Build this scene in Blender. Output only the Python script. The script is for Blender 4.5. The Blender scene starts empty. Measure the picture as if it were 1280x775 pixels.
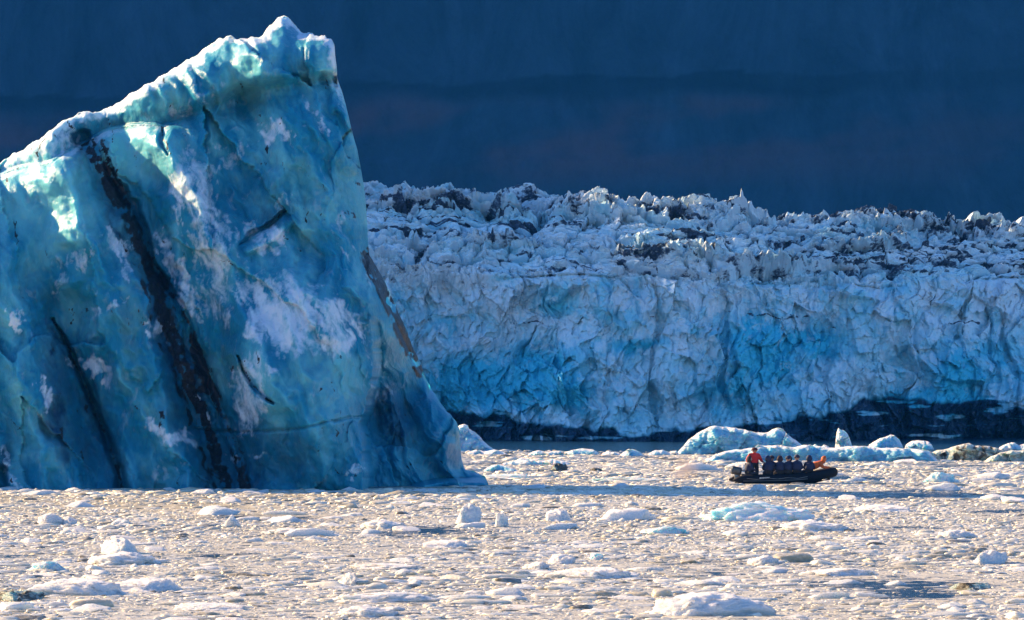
import bpy, bmesh, math, random
import numpy as np
from mathutils import Vector, Matrix, Quaternion

random.seed(7)
RNG = np.random.default_rng(11)
scene = bpy.context.scene
COL = scene.collection
R = math.radians

# ------------------------------------------------------------------ place
F = 7111.0          # focal length in photograph pixels (200 mm lens)
HZ = 440.0          # row of the horizon
CAMZ = 7.6          # height of the eye above the water
AZ, EL = R(59), R(24)   # the sun stands behind and to the left
SUN = Vector((-math.sin(AZ) * math.cos(EL), math.cos(AZ) * math.cos(EL), math.sin(EL)))


def dist(row):
    """distance along the water of a waterline seen at that row"""
    return F * CAMZ / (row - HZ)


# ------------------------------------------------------------------ numpy noise
def _h(ix, iy, iz, s=0):
    n = (ix.astype(np.int64) * 374761393 + iy.astype(np.int64) * 668265263 + iz.astype(np.int64) * 2147483647 % 1274126177 + s * 974711 + 1013) & 0xFFFFFFFF
    n = ((n ^ (n >> 13)) * 1274126177) & 0xFFFFFFFF
    n = ((n ^ (n >> 16)) * 2246822519) & 0xFFFFFFFF
    n = (n ^ (n >> 15)) & 0xFFFFFFFF
    return n.astype(np.float64) / 4294967296.0


def noise2(x, y, s=0):
    x, y = np.broadcast_arrays(np.asarray(x, float), np.asarray(y, float))
    x0, y0 = np.floor(x), np.floor(y); fx, fy = x - x0, y - y0
    u = fx**3 * (fx * (fx * 6 - 15) + 10); v = fy**3 * (fy * (fy * 6 - 15) + 10)
    ix, iy = x0.astype(np.int32).astype(np.uint32), y0.astype(np.int32).astype(np.uint32)
    out = 0
    for a in (0, 1):
        for b in (0, 1):
            n = (ix + np.uint32(a)) * np.uint32(374761393) + (iy + np.uint32(b)) * np.uint32(668265263) + np.uint32((s * 974711 + 1013) & 0xFFFFFFFF)
            n = (n ^ (n >> np.uint32(13))) * np.uint32(1274126177); n = (n ^ (n >> np.uint32(16))) * np.uint32(2246822519); n = n ^ (n >> np.uint32(15))
            k = (n >> np.uint32(8)) & np.uint32(255)
            out = out + (GX[k] * (fx - a) + GY[k] * (fy - b)) * (u if a else 1 - u) * (v if b else 1 - v)
    return out * 1.35


GX = np.cos(np.arange(256) * 2 * math.pi / 256); GY = np.sin(np.arange(256) * 2 * math.pi / 256)


def noise(x, y, z=None, s=0):
    if z is None: return noise2(x, y, s)
    x = np.asarray(x, float); y = np.asarray(y, float)
    z = np.zeros_like(x) + 0.37 if z is None else np.asarray(z, float) + np.zeros_like(x)
    x0, y0, z0 = np.floor(x), np.floor(y), np.floor(z)
    fx, fy, fz = x - x0, y - y0, z - z0
    u = fx**3 * (fx * (fx * 6 - 15) + 10); v = fy**3 * (fy * (fy * 6 - 15) + 10); w = fz**3 * (fz * (fz * 6 - 15) + 10)
    out = 0
    for a in (0, 1):
        for b in (0, 1):
            for c in (0, 1):
                h = _h(x0 + a, y0 + b, z0 + c, s) * 2 * math.pi
                k = _h(x0 + a, y0 + b, z0 + c, s + 57) * 2 - 1
                q = np.sqrt(1 - k * k)
                g = np.cos(h) * q * (fx - a) + np.sin(h) * q * (fy - b) + k * (fz - c)
                out = out + g * (u if a else 1 - u) * (v if b else 1 - v) * (w if c else 1 - w)
    return out * 1.55


def fbm(x, y, z=None, o=4, s=0, gain=.5, lac=2.03):
    a, t, f = 1.0, 0, 1.0
    for i in range(o):
        t = t + a * noise(x * f + i * 7.3, y * f - i * 3.1, None if z is None else z * f, s + i * 13)
        a *= gain; f *= lac
    return t


def ridged(x, y, z=None, o=4, s=0):
    a, t, f = 1.0, 0, 1.0
    for i in range(o):
        n = 1 - np.abs(noise(x * f + i * 5.3, y * f + i * 1.7, None if z is None else z * f, s + i * 17)) * 1.8
        t = t + a * n
        a *= .5; f *= 2.07
    return t - 1


def facets(x, y, s=0, tilt=1.0):
    """broken blocks: every cell is a tilted plane; also returns how near the cell's border is"""
    x = np.asarray(x, float); y = np.asarray(y, float)
    cx, cy = np.floor(x), np.floor(y)
    b1 = np.full_like(x, 9.0); b2 = np.full_like(x, 9.0); val = np.zeros_like(x); idv = np.zeros_like(x)
    for i in (-1, 0, 1):
        for j in (-1, 0, 1):
            ax, ay = cx + i, cy + j; zz = np.zeros_like(ax)
            px = ax + _h(ax, ay, zz, s); py = ay + _h(ax, ay, zz, s + 1)
            d = np.hypot(x - px, y - py)
            gx = (_h(ax, ay, zz, s + 2) - .5) * tilt; gy = (_h(ax, ay, zz, s + 3) - .5) * tilt
            hh = _h(ax, ay, zz, s + 4)
            vv = hh + gx * (x - px) + gy * (y - py)
            near = d < b1
            b2 = np.where(near, b1, np.minimum(b2, d))
            val = np.where(near, vv, val); idv = np.where(near, _h(ax, ay, zz, s + 9), idv)
            b1 = np.where(near, d, b1)
    return val - .5, b2 - b1, idv


def scallop(x, y, s=0):
    """melt scallops: shallow bowls with sharp rims between them"""
    x = np.asarray(x, float); y = np.asarray(y, float)
    cx, cy = np.floor(x), np.floor(y); b = np.full_like(x, 9.0)
    for i in (-1, 0, 1):
        for j in (-1, 0, 1):
            ax, ay = cx + i, cy + j; zz = np.zeros_like(ax)
            b = np.minimum(b, (x - ax - _h(ax, ay, zz, s)) ** 2 + (y - ay - _h(ax, ay, zz, s + 1)) ** 2)
    return b


def sm(a, b, x):
    t = np.clip((x - a) / (b - a), 0, 1)
    return t * t * (3 - 2 * t)


def poly_dist(px, py, pts):
    """distance to a polyline, position along it (0..1)"""
    best = np.full(px.shape, 1e9); pos = np.zeros(px.shape)
    n = len(pts) - 1
    for i in range(n):
        (x0, y0), (x1, y1) = pts[i][:2], pts[i + 1][:2]
        dx, dy = x1 - x0, y1 - y0
        t = np.clip(((px - x0) * dx + (py - y0) * dy) / (dx * dx + dy * dy + 1e-9), 0, 1)
        d = np.hypot(px - x0 - t * dx, py - y0 - t * dy)
        m = d < best
        best = np.where(m, d, best); pos = np.where(m, (i + t) / n, pos)
    return best, pos


def gauss(px, py, cx, cy, rx, ry, ang=0):
    c, s_ = math.cos(R(ang)), math.sin(R(ang))
    u = ((px - cx) * c + (py - cy) * s_) / rx; v = (-(px - cx) * s_ + (py - cy) * c) / ry
    return np.exp(-(u * u + v * v))


# ------------------------------------------------------------------ object helpers
def tag(o, label=None, cat=None, group=None, kind=None):
    if label: o['label'] = label
    if cat: o['category'] = cat
    if group: o['group'] = group
    if kind: o['kind'] = kind
    return o


def link(name, me, mats=None, parent=None, loc=None):
    o = bpy.data.objects.new(name, me); COL.objects.link(o)
    if mats is not None and me is not None:
        for m in (mats if isinstance(mats, (list, tuple)) else [mats]): me.materials.append(m)
    if parent is not None: o.parent = parent
    if loc is not None: o.location = loc
    return o


def np_mesh(name, V, Q, attrs=None, smooth=True, T=None):
    """V (n,3); Q (m,4) quads; T (k,3) triangles"""
    me = bpy.data.meshes.new(name)
    V = np.ascontiguousarray(V, dtype=np.float32)
    nq = 0 if Q is None else len(Q); nt = 0 if T is None else len(T)
    loops = np.concatenate([([] if nq == 0 else np.asarray(Q).ravel()), ([] if nt == 0 else np.asarray(T).ravel())]).astype(np.int32)
    me.vertices.add(len(V)); me.vertices.foreach_set('co', V.ravel())
    me.loops.add(len(loops)); me.loops.foreach_set('vertex_index', loops)
    me.polygons.add(nq + nt)
    st = np.concatenate([np.arange(nq) * 4, nq * 4 + np.arange(nt) * 3]).astype(np.int32)
    me.polygons.foreach_set('loop_start', st)
    me.update(calc_edges=True)
    me.polygons.foreach_set('use_smooth', np.full(nq + nt, bool(smooth)))
    for k, a in (attrs or {}).items():
        at = me.attributes.new(k, 'FLOAT', 'POINT')
        at.data.foreach_set('value', np.ascontiguousarray(a, dtype=np.float32).ravel())
    me.validate()
    return me


def grid_quads(nr, nc, off=0, flip=False):
    i, j = np.meshgrid(np.arange(nr - 1), np.arange(nc - 1), indexing='ij')
    a = off + i * nc + j
    q = np.stack([a, a + 1, a + nc + 1, a + nc], -1).reshape(-1, 4)
    return q[:, ::-1] if flip else q


def bm_obj(name, bm, mat, parent=None, smooth=True):
    me = bpy.data.meshes.new(name); bm.to_mesh(me); bm.free()
    for p in me.polygons: p.use_smooth = smooth
    return link(name, me, mat, parent)


# ------------------------------------------------------------------ materials
class NT:
    def __init__(self, name):
        self.m = bpy.data.materials.new(name); self.m.use_nodes = True
        self.t = self.m.node_tree; self.t.nodes.clear()
        self.out = self.n('ShaderNodeOutputMaterial')

    def n(self, typ, **kw):
        nd = self.t.nodes.new(typ)
        for k, v in kw.items():
            if k.startswith('i_'): nd.inputs[k[2:].replace('_', ' ')].default_value = v
            else: setattr(nd, k, v)
        return nd

    def l(self, a, b): self.t.links.new(a, b)

    def tex(self, scale, detail=4, rough=.55, stretch=None, dist_=0, coord='Object'):
        tc = self.n('ShaderNodeTexCoord'); src = tc.outputs[coord]
        if stretch:
            mp = self.n('ShaderNodeMapping'); mp.inputs['Scale'].default_value = stretch
            self.l(src, mp.inputs['Vector']); src = mp.outputs[0]
        nz = self.n('ShaderNodeTexNoise'); nz.inputs['Scale'].default_value = scale
        nz.inputs['Detail'].default_value = detail; nz.inputs['Roughness'].default_value = rough
        nz.inputs['Distortion'].default_value = dist_
        self.l(src, nz.inputs['Vector'])
        return nz.outputs['Fac']

    def ramp(self, fac, *stops):
        r = self.n('ShaderNodeValToRGB'); e = r.color_ramp.elements
        while len(e) < len(stops): e.new(.5)
        for el, (p, c) in zip(e, stops):
            el.position = p; el.color = (c, c, c, 1) if isinstance(c, (int, float)) else (*c, 1)
        self.l(fac, r.inputs['Fac'])
        return r.outputs['Color']

    def mix(self, fac, a, b):
        mx = self.n('ShaderNodeMix', data_type='RGBA')
        for s, v in ((mx.inputs[0], fac), (mx.inputs[6], a), (mx.inputs[7], b)):
            if isinstance(v, (int, float)): s.default_value = v
            elif isinstance(v, tuple): s.default_value = (*v, 1)
            else: self.l(v, s)
        return mx.outputs[2]

    def math(self, op, a, b=0.0, clamp=False):
        m = self.n('ShaderNodeMath', operation=op, use_clamp=clamp)
        for s, v in ((m.inputs[0], a), (m.inputs[1], b)):
            if isinstance(v, (int, float)): s.default_value = v
            else: self.l(v, s)
        return m.outputs[0]

    def attr(self, name): return self.n('ShaderNodeAttribute', attribute_name=name).outputs['Fac']

    def bump(self, h, strength=.5, d=.1, prev=None):
        b = self.n('ShaderNodeBump'); b.inputs['Strength'].default_value = strength; b.inputs['Distance'].default_value = d
        self.l(h, b.inputs['Height'])
        if prev is not None: self.l(prev, b.inputs['Normal'])
        return b.outputs['Normal']

    def principled(self, color, rough=.5, normal=None, **kw):
        p = self.n('ShaderNodeBsdfPrincipled')
        for k, v in {'Base Color': color, 'Roughness': rough, **kw}.items():
            s = p.inputs[k]
            if isinstance(v, (int, float)): s.default_value = v
            elif isinstance(v, tuple): s.default_value = (*v, 1) if (len(v) == 3 and s.type == 'RGBA') else v
            else: self.l(v, s)
        if normal is not None: self.l(normal, p.inputs['Normal'])
        self.l(p.outputs[0], self.out.inputs['Surface'])
        return p


def ice_material(name, blue, pale, white, dirt=(.012, .014, .018), sss=(.5, 1.6, 2.4), grain=.35, stretch=None, w_sss=.7, veins=True, deep=(.006, .05, .11), rough=.28):
    """glacier ice: clear blue ice, bubbly paler ice, white frost and dark debris, by the mesh's own masks"""
    k = NT(name)
    big = k.tex(grain, 6, .6, stretch, 1.2)
    fine = k.tex(grain * 7, 8, .62, stretch, .6)
    grit = k.tex(grain * 26, 5, .6)
    pm = k.math('ADD', k.attr('pale'), k.math('MULTIPLY', k.math('SUBTRACT', big, .5), 1.3))
    c = k.mix(k.ramp(pm, (.05, 0.), (.85, 1.)), blue, pale)
    if veins:
        v = k.ramp(fine, (.58, 0.), (.74, .35))
        c = k.mix(v, c, white)
    c = k.mix(k.ramp(k.math('ADD', k.attr('deep'), k.math('MULTIPLY', k.math('SUBTRACT', fine, .5), .5)), (.05, 0.), (1.0, 1.)), c, deep)
    fr = k.math('ADD', k.math('ADD', k.attr('frost'), k.math('MULTIPLY', k.math('SUBTRACT', fine, .5), 1.3)), k.math('MULTIPLY', k.math('SUBTRACT', grit, .5), .5))
    fr = k.ramp(fr, (.32, 0.), (.56, .45), (.98, 1.))
    c = k.mix(fr, c, white)
    dm = k.math('ADD', k.math('ADD', k.attr('dirt'), k.math('MULTIPLY', k.math('SUBTRACT', fine, .5), 1.2)), k.math('MULTIPLY', k.math('SUBTRACT', grit, .5), .7))
    dm = k.ramp(dm, (.42, 0.), (.68, 1.))
    dcol = k.mix(k.ramp(grit, (.45, 0.), (.7, 1.)), dirt, tuple(x * 2.6 for x in dirt))
    c = k.mix(dm, c, dcol)
    keep = k.math('MULTIPLY', k.math('SUBTRACT', 1.0, dm, True), k.math('SUBTRACT', 1.0, k.math('MULTIPLY', fr, .4), True))
    nrm = k.bump(fine, .75, .22)
    nrm = k.bump(grit, .4, .05, nrm)
    rg = k.mix(fr, (rough,) * 3, (.8,) * 3)
    k.principled(c, rg, nrm, **{'Subsurface Weight': k.math('MULTIPLY', keep, w_sss), 'Subsurface Radius': sss, 'Subsurface Scale': 1.0,
                                'IOR': 1.31, 'Specular IOR Level': .45})
    return k.m


M_BERG = ice_material('berg_ice', (.012, .24, .385), (.15, .52, .61), (.62, .75, .85), stretch=(1.0, 1.0, .55), grain=.22, sss=(.22, .7, .95), rough=.36)
M_GLACIER = ice_material('glacier_ice', (.07, .60, .79), (.54, .83, .92), (.78, .88, .94), dirt=(.040, .058, .090), deep=(.010, .042, .085), grain=.16, w_sss=0.0)
M_SMALLBERG = ice_material('small_berg_ice', (.16, .48, .66), (.38, .64, .76), (.84, .85, .87), grain=.6, sss=(.25, .7, .9))
M_CHUNK = ice_material('chunk_ice', (.50, .62, .68), (.72, .76, .78), (.86, .86, .86), grain=1.2, sss=(.4, .42, .42), w_sss=.8)
M_DIRTYBERG = ice_material('silty_ice', (.30, .42, .40), (.48, .54, .48), (.70, .70, .64), dirt=(.07, .065, .05), grain=.8, sss=(.2, .4, .4))


def brash_material():
    k = NT('brash_ice')
    a = k.attr('tone')
    fine = k.tex(5, 5, .6)
    c = k.ramp(a, (0, (.10, .10, .09)), (.15, (.36, .33, .24)), (.45, (.64, .60, .47)), (1, (.89, .86, .75)))
    c = k.mix(k.ramp(fine, (.45, 0.), (.75, .4)), c, (.88, .86, .78))
    k.principled(c, .2, k.bump(fine, .9, .06), **{'Specular IOR Level': .5, 'IOR': 1.31, 'Subsurface Weight': .8, 'Subsurface Radius': (.30, .28, .25), 'Subsurface Scale': 1.0})
    return k.m


M_BRASH = brash_material()


def water_material():
    k = NT('sea_water')
    big = k.tex(.9, 3, .5, (1, 1, 1)); fine = k.tex(4.5, 5, .65, (1, 1, 1)); vast = k.tex(.06, 4, .6)
    n = k.bump(big, .35, .25); n = k.bump(fine, .6, .08, n)
    # slush: crushed ice floating as a thin skin, only over the brash field
    sl = k.tex(1.6, 8, .72, (.6, .5, 1), .4)
    m = k.math('ADD', k.math('ADD', k.attr('slush'), k.math('MULTIPLY', k.math('SUBTRACT', vast, .5), 1.4)), k.math('MULTIPLY', k.math('SUBTRACT', sl, .5), 2.2))
    m = k.ramp(m, (.45, 0.), (.62, 1.))
    c = k.mix(m, (.006, .024, .05), k.mix(k.ramp(sl, (.35, 0.), (.65, 1.)), (.36, .33, .23), (.76, .70, .53)))
    rg = k.mix(m, (.16,) * 3, (.34,) * 3)
    k.principled(c, rg, n, **{'IOR': 1.33, 'Specular IOR Level': k.math('ADD', .05, k.math('MULTIPLY', m, .45))})
    return k.m


M_WATER = water_material()


def rock_material(name, a, b, scale, rough=.95, bump=3.0):
    k = NT(name)
    n = k.tex(scale, 8, .62, (1, 1, 2.2), .5); f = k.tex(scale * 9, 6, .65)
    c = k.mix(k.ramp(n, (.35, 0.), (.68, 1.)), a, b)
    c = k.mix(k.ramp(f, (.45, 0.), (.8, .6)), c, tuple(x * .6 for x in a))
    k.principled(c, rough, k.bump(f, .6, bump), **{'Specular IOR Level': .15})
    return k.m


def mountain_material():
    k = NT('mountain_rock')
    n = k.tex(.016, 9, .68, (1.6, .4, .8), 1.2); f = k.tex(.09, 7, .65, (1, .3, .6))
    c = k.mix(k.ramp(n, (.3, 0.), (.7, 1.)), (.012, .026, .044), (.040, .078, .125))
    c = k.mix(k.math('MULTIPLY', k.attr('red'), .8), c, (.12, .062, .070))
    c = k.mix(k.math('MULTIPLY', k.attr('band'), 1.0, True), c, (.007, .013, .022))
    c = k.mix(k.ramp(f, (.5, 0.), (.8, .5)), c, (.012, .014, .018))
    k.principled(c, .95, k.bump(f, .7, 5.0), **{'Specular IOR Level': .1})
    return k.m


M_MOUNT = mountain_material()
M_SHADE_RIDGE = rock_material('shade_ridge_rock', (.05, .05, .05), (.09, .08, .075), .02)  # rock for the added, unseen ridge that shades the glacier


def plain(name, col, rough=.6, bumpy=0.0, scale=6, **kw):
    k = NT(name)
    f = k.tex(scale, 4, .6)
    c = k.mix(k.ramp(f, (.35, 0.), (.75, 1.)), tuple(x * .75 for x in col), tuple(min(1, x * 1.2) for x in col))
    k.principled(c, rough, k.bump(f, bumpy, .02) if bumpy else None, **kw)
    return k.m


# ------------------------------------------------------------------ sea, mountains
def lead_noise(x, d): return fbm(x * .07, d * .035, o=4, s=91) + .35 * fbm(x * .3, d * .12, o=2, s=92)


def build_water():
    xs = np.concatenate([[-5000, -1500, -400, -150], np.linspace(-80, 80, 161), [150, 400, 1500, 5000]])
    ys = np.concatenate([[-4500, -1000, -100, 60], np.linspace(100, 520, 211), [560, 640, 800, 1200, 2500, 5600]])
    X, Y = np.meshgrid(xs, ys)
    edge = 432 + 7 * fbm(X * .05, Y * .0 + 2.2, o=3)
    sl = sm(edge + 6, edge - 10, Y) * (.38 + .38 * sm(-.70, -.36, lead_noise(X, Y)))
    V = np.stack([X, Y, 0 * X], -1).reshape(-1, 3)
    me = np_mesh('sea', V, grid_quads(len(ys), len(xs)), {'slush': sl})
    tag(link('sea', me, M_WATER), kind='structure')


def build_mountains():
    """one long dark slope beyond the glacier; its rock bands lie level"""
    nx, nv = 620, 260
    xs = np.linspace(-900, 900, nx); v = np.linspace(0, 1, nv)
    X, Vv = np.meshgrid(xs, v)
    H = 330 + 40 * fbm(xs * .003, xs * 0 + .3, o=4, s=5)[None]
    bench = sm(.0, .05, Vv * H - 92 - X * .012) - .5
    Y = 2150 + 160 * Vv + 7 * fbm(X * .006, Vv * 3, o=4, s=3) + 5 * ridged(X * .03 + Vv * 1.5, Vv * 2.2, o=4, s=18) + 5 * bench
    Z = -10 + H * Vv
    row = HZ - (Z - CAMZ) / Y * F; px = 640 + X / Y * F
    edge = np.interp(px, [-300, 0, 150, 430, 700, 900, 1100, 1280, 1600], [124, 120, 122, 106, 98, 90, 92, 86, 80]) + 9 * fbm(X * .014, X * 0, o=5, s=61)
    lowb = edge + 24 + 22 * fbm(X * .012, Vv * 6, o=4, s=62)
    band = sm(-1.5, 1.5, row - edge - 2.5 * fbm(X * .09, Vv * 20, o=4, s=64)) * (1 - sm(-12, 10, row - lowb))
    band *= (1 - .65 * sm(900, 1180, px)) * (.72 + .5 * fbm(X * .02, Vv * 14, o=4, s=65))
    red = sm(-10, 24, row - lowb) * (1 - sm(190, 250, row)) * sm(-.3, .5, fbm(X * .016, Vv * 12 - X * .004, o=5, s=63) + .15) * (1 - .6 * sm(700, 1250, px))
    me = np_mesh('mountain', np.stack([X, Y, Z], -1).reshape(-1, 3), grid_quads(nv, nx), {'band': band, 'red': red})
    tag(link('mountain', me, M_MOUNT), kind='structure')


# ------------------------------------------------------------------ bergs from an outline, with their own depth
def berg_mesh(name, top, base_row, d0, ncol, nrow, relief, thick, wround=30, round_m=1.5, masks=None, back=True, sink=1.2):
    """top: outline (px,py) from left to right. The front is a relief standing d0 metres away, the back bulges `thick` metres behind it."""
    top = np.array(top, float)
    sc = F / d0
    seg = np.hypot(np.diff(top[:, 0]), np.diff(top[:, 1])); s = np.concatenate([[0], np.cumsum(seg)])
    ss = np.linspace(0, s[-1], ncol)
    cx = np.interp(ss, s, top[:, 0]); cy = np.interp(ss, s, top[:, 1])
    jag = fbm(cx * .09, cx * 0 + d0 * .37, o=4, s=int(d0)) * min(3.0, wround * .12)
    cy = cy + jag * sm(0, 12, np.minimum(cx - top[0, 0], top[-1, 0] - cx))
    bottom = base_row + sink * sc
    v = np.linspace(0, 1, nrow) ** .9
    PX = np.repeat(cx[None], nrow, 0); PY = bottom + (cy[None] - bottom) * v[:, None]
    pts = list(zip(cx[::6], cy[::6])) + [(cx[-1], cy[-1])]
    r, _ = poly_dist(PX, PY, pts)
    r = np.where(v[:, None] == 1, 0, r)
    q = 1 - np.clip(r / wround, 0, 1)
    D = relief(PX, PY, sc) + round_m * (1 - np.sqrt(np.clip(1 - q * q, 0, 1)))
    d = d0 + D

    def world(px, py, d): return np.stack([(px - 640) / F * d, d, CAMZ - (py - HZ) / F * d], -1)
    A = {k: f for k, f in (masks(PX, PY, r, D) if masks else {}).items()}
    for k in ('frost', 'dirt', 'pale', 'deep'): A.setdefault(k, np.zeros_like(PX))
    Vf = world(PX, PY, d)
    step = max(1, ncol // 160); rstep = max(1, nrow // 60)
    # back sheet: coarser, welded to the front along its top row
    ci = np.unique(np.concatenate([np.arange(0, ncol, 1)])); nb = 24
    vb = np.linspace(0, 1, nb) ** .9
    PXb = np.repeat(cx[None], nb, 0); PYb = bottom + (cy[None] - bottom) * vb[:, None]
    rb, _ = poly_dist(PXb, PYb, pts)
    Db = np.stack([np.interp(vb, v, D[:, j]) for j in range(ncol)], 1)
    th = np.sqrt(np.clip(rb / (sc * thick * .9), 0, 1)) * thick * (1 + .25 * fbm(PXb / sc * .25, PYb / sc * .25, o=3, s=77))
    th[-1] = 0
    Vb = world(PXb, PYb, d0 + Db + th)
    nf = nrow * ncol
    V = np.concatenate([Vf.reshape(-1, 3), Vb.reshape(-1, 3)[: (nb - 1) * ncol]])
    Qf = grid_quads(nrow, ncol)
    Qb = grid_quads(nb, ncol, nf, True)
    Qb = Qb.copy(); lim = nf + (nb - 1) * ncol
    Qb = np.where(Qb >= lim, Qb - lim + (nrow - 1) * ncol, Qb)
    j = np.arange(ncol - 1)
    Qbot = np.stack([j + 1, j, nf + j, nf + j + 1], -1)
    for k in A:
        ab = np.stack([np.interp(vb, v, A[k][:, jj]) for jj in range(ncol)], 1)
        A[k] = np.concatenate([A[k].ravel(), ab.ravel()[: (nb - 1) * ncol]])
    return np_mesh(name, V, np.concatenate([Qf, Qb, Qbot]), A)


# ---- the great iceberg
BERG_TOP = [(-230, 640), (-205, 480), (-130, 330), (-60, 240), (0, 203), (20, 191), (35, 182), (50, 172), (66, 160), (80, 151), (88, 148), (100, 141), (112, 139), (125, 139),
            (150, 126), (165, 116), (180, 107), (198, 98), (215, 88), (233, 76), (250, 65), (262, 56), (272, 51), (282, 46), (290, 45), (298, 48), (312, 48), (325, 47),
            (331, 40), (336, 33), (345, 25), (354, 20.5), (360, 22), (366, 27), (372, 33), (377, 40), (385, 40), (393, 44), (400, 44), (406, 42.5), (409, 48), (415, 50),
            (418, 56), (419, 70), (421, 85), (422, 99), (426, 112), (432, 130), (437, 150), (441, 168), (447, 190), (451, 210), (455, 232), (457.5, 255), (459, 280), (460, 300),
            (461.5, 318), (468, 328), (476, 343), (486, 362), (495, 382), (505, 405), (515, 430), (523, 448), (529, 464), (534, 478), (541, 490), (551, 504), (562, 517),
            (570, 527), (574, 537), (575, 550), (576, 562), (577, 575), (580, 584), (594, 590), (606, 597), (610, 604), (613, 625), (615, 640)]
CREST = [(-230, 330), (-60, 245), (0, 219), (20, 212), (42, 208), (58, 206), (70, 199), (85, 190), (104, 179), (112, 176), (128, 166), (145, 161), (165, 157.5), (195, 157), (204, 159), (225, 154), (250, 147)]
BAND = [(104, 172), (118, 195), (133, 218), (146, 245), (160, 272), (172, 300), (186, 335), (200, 372), (213, 410), (228, 450), (245, 495), (262, 545), (276, 585), (290, 640)]
BAND2 = [(124, 172), (140, 205), (158, 250), (178, 300), (205, 350), (232, 405), (250, 450), (262, 485), (275, 520), (296, 560), (312, 620)]
CRACK = [(66, 398), (78, 418), (86, 434), (96, 458), (110, 492), (126, 528), (140, 565), (150, 595), (156, 640)]


def seg_mask(PX, PY, pts, w0, w1, soft=.6, taper=False):
    d, t = poly_dist(PX, PY, pts)
    w = w0 + (w1 - w0) * t
    if taper: w = w * (.12 + .95 * np.sqrt(np.clip(np.sin(math.pi * t), 0, 1)))
    return 1 - sm(soft, 1.4, d / w)


def warp(PX, PY, a=7, f=.03, s=0):
    return PX + a * fbm(PX * f, PY * f, o=4, s=s), PY + a * fbm(PX * f, PY * f, o=4, s=s + 40)


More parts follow.
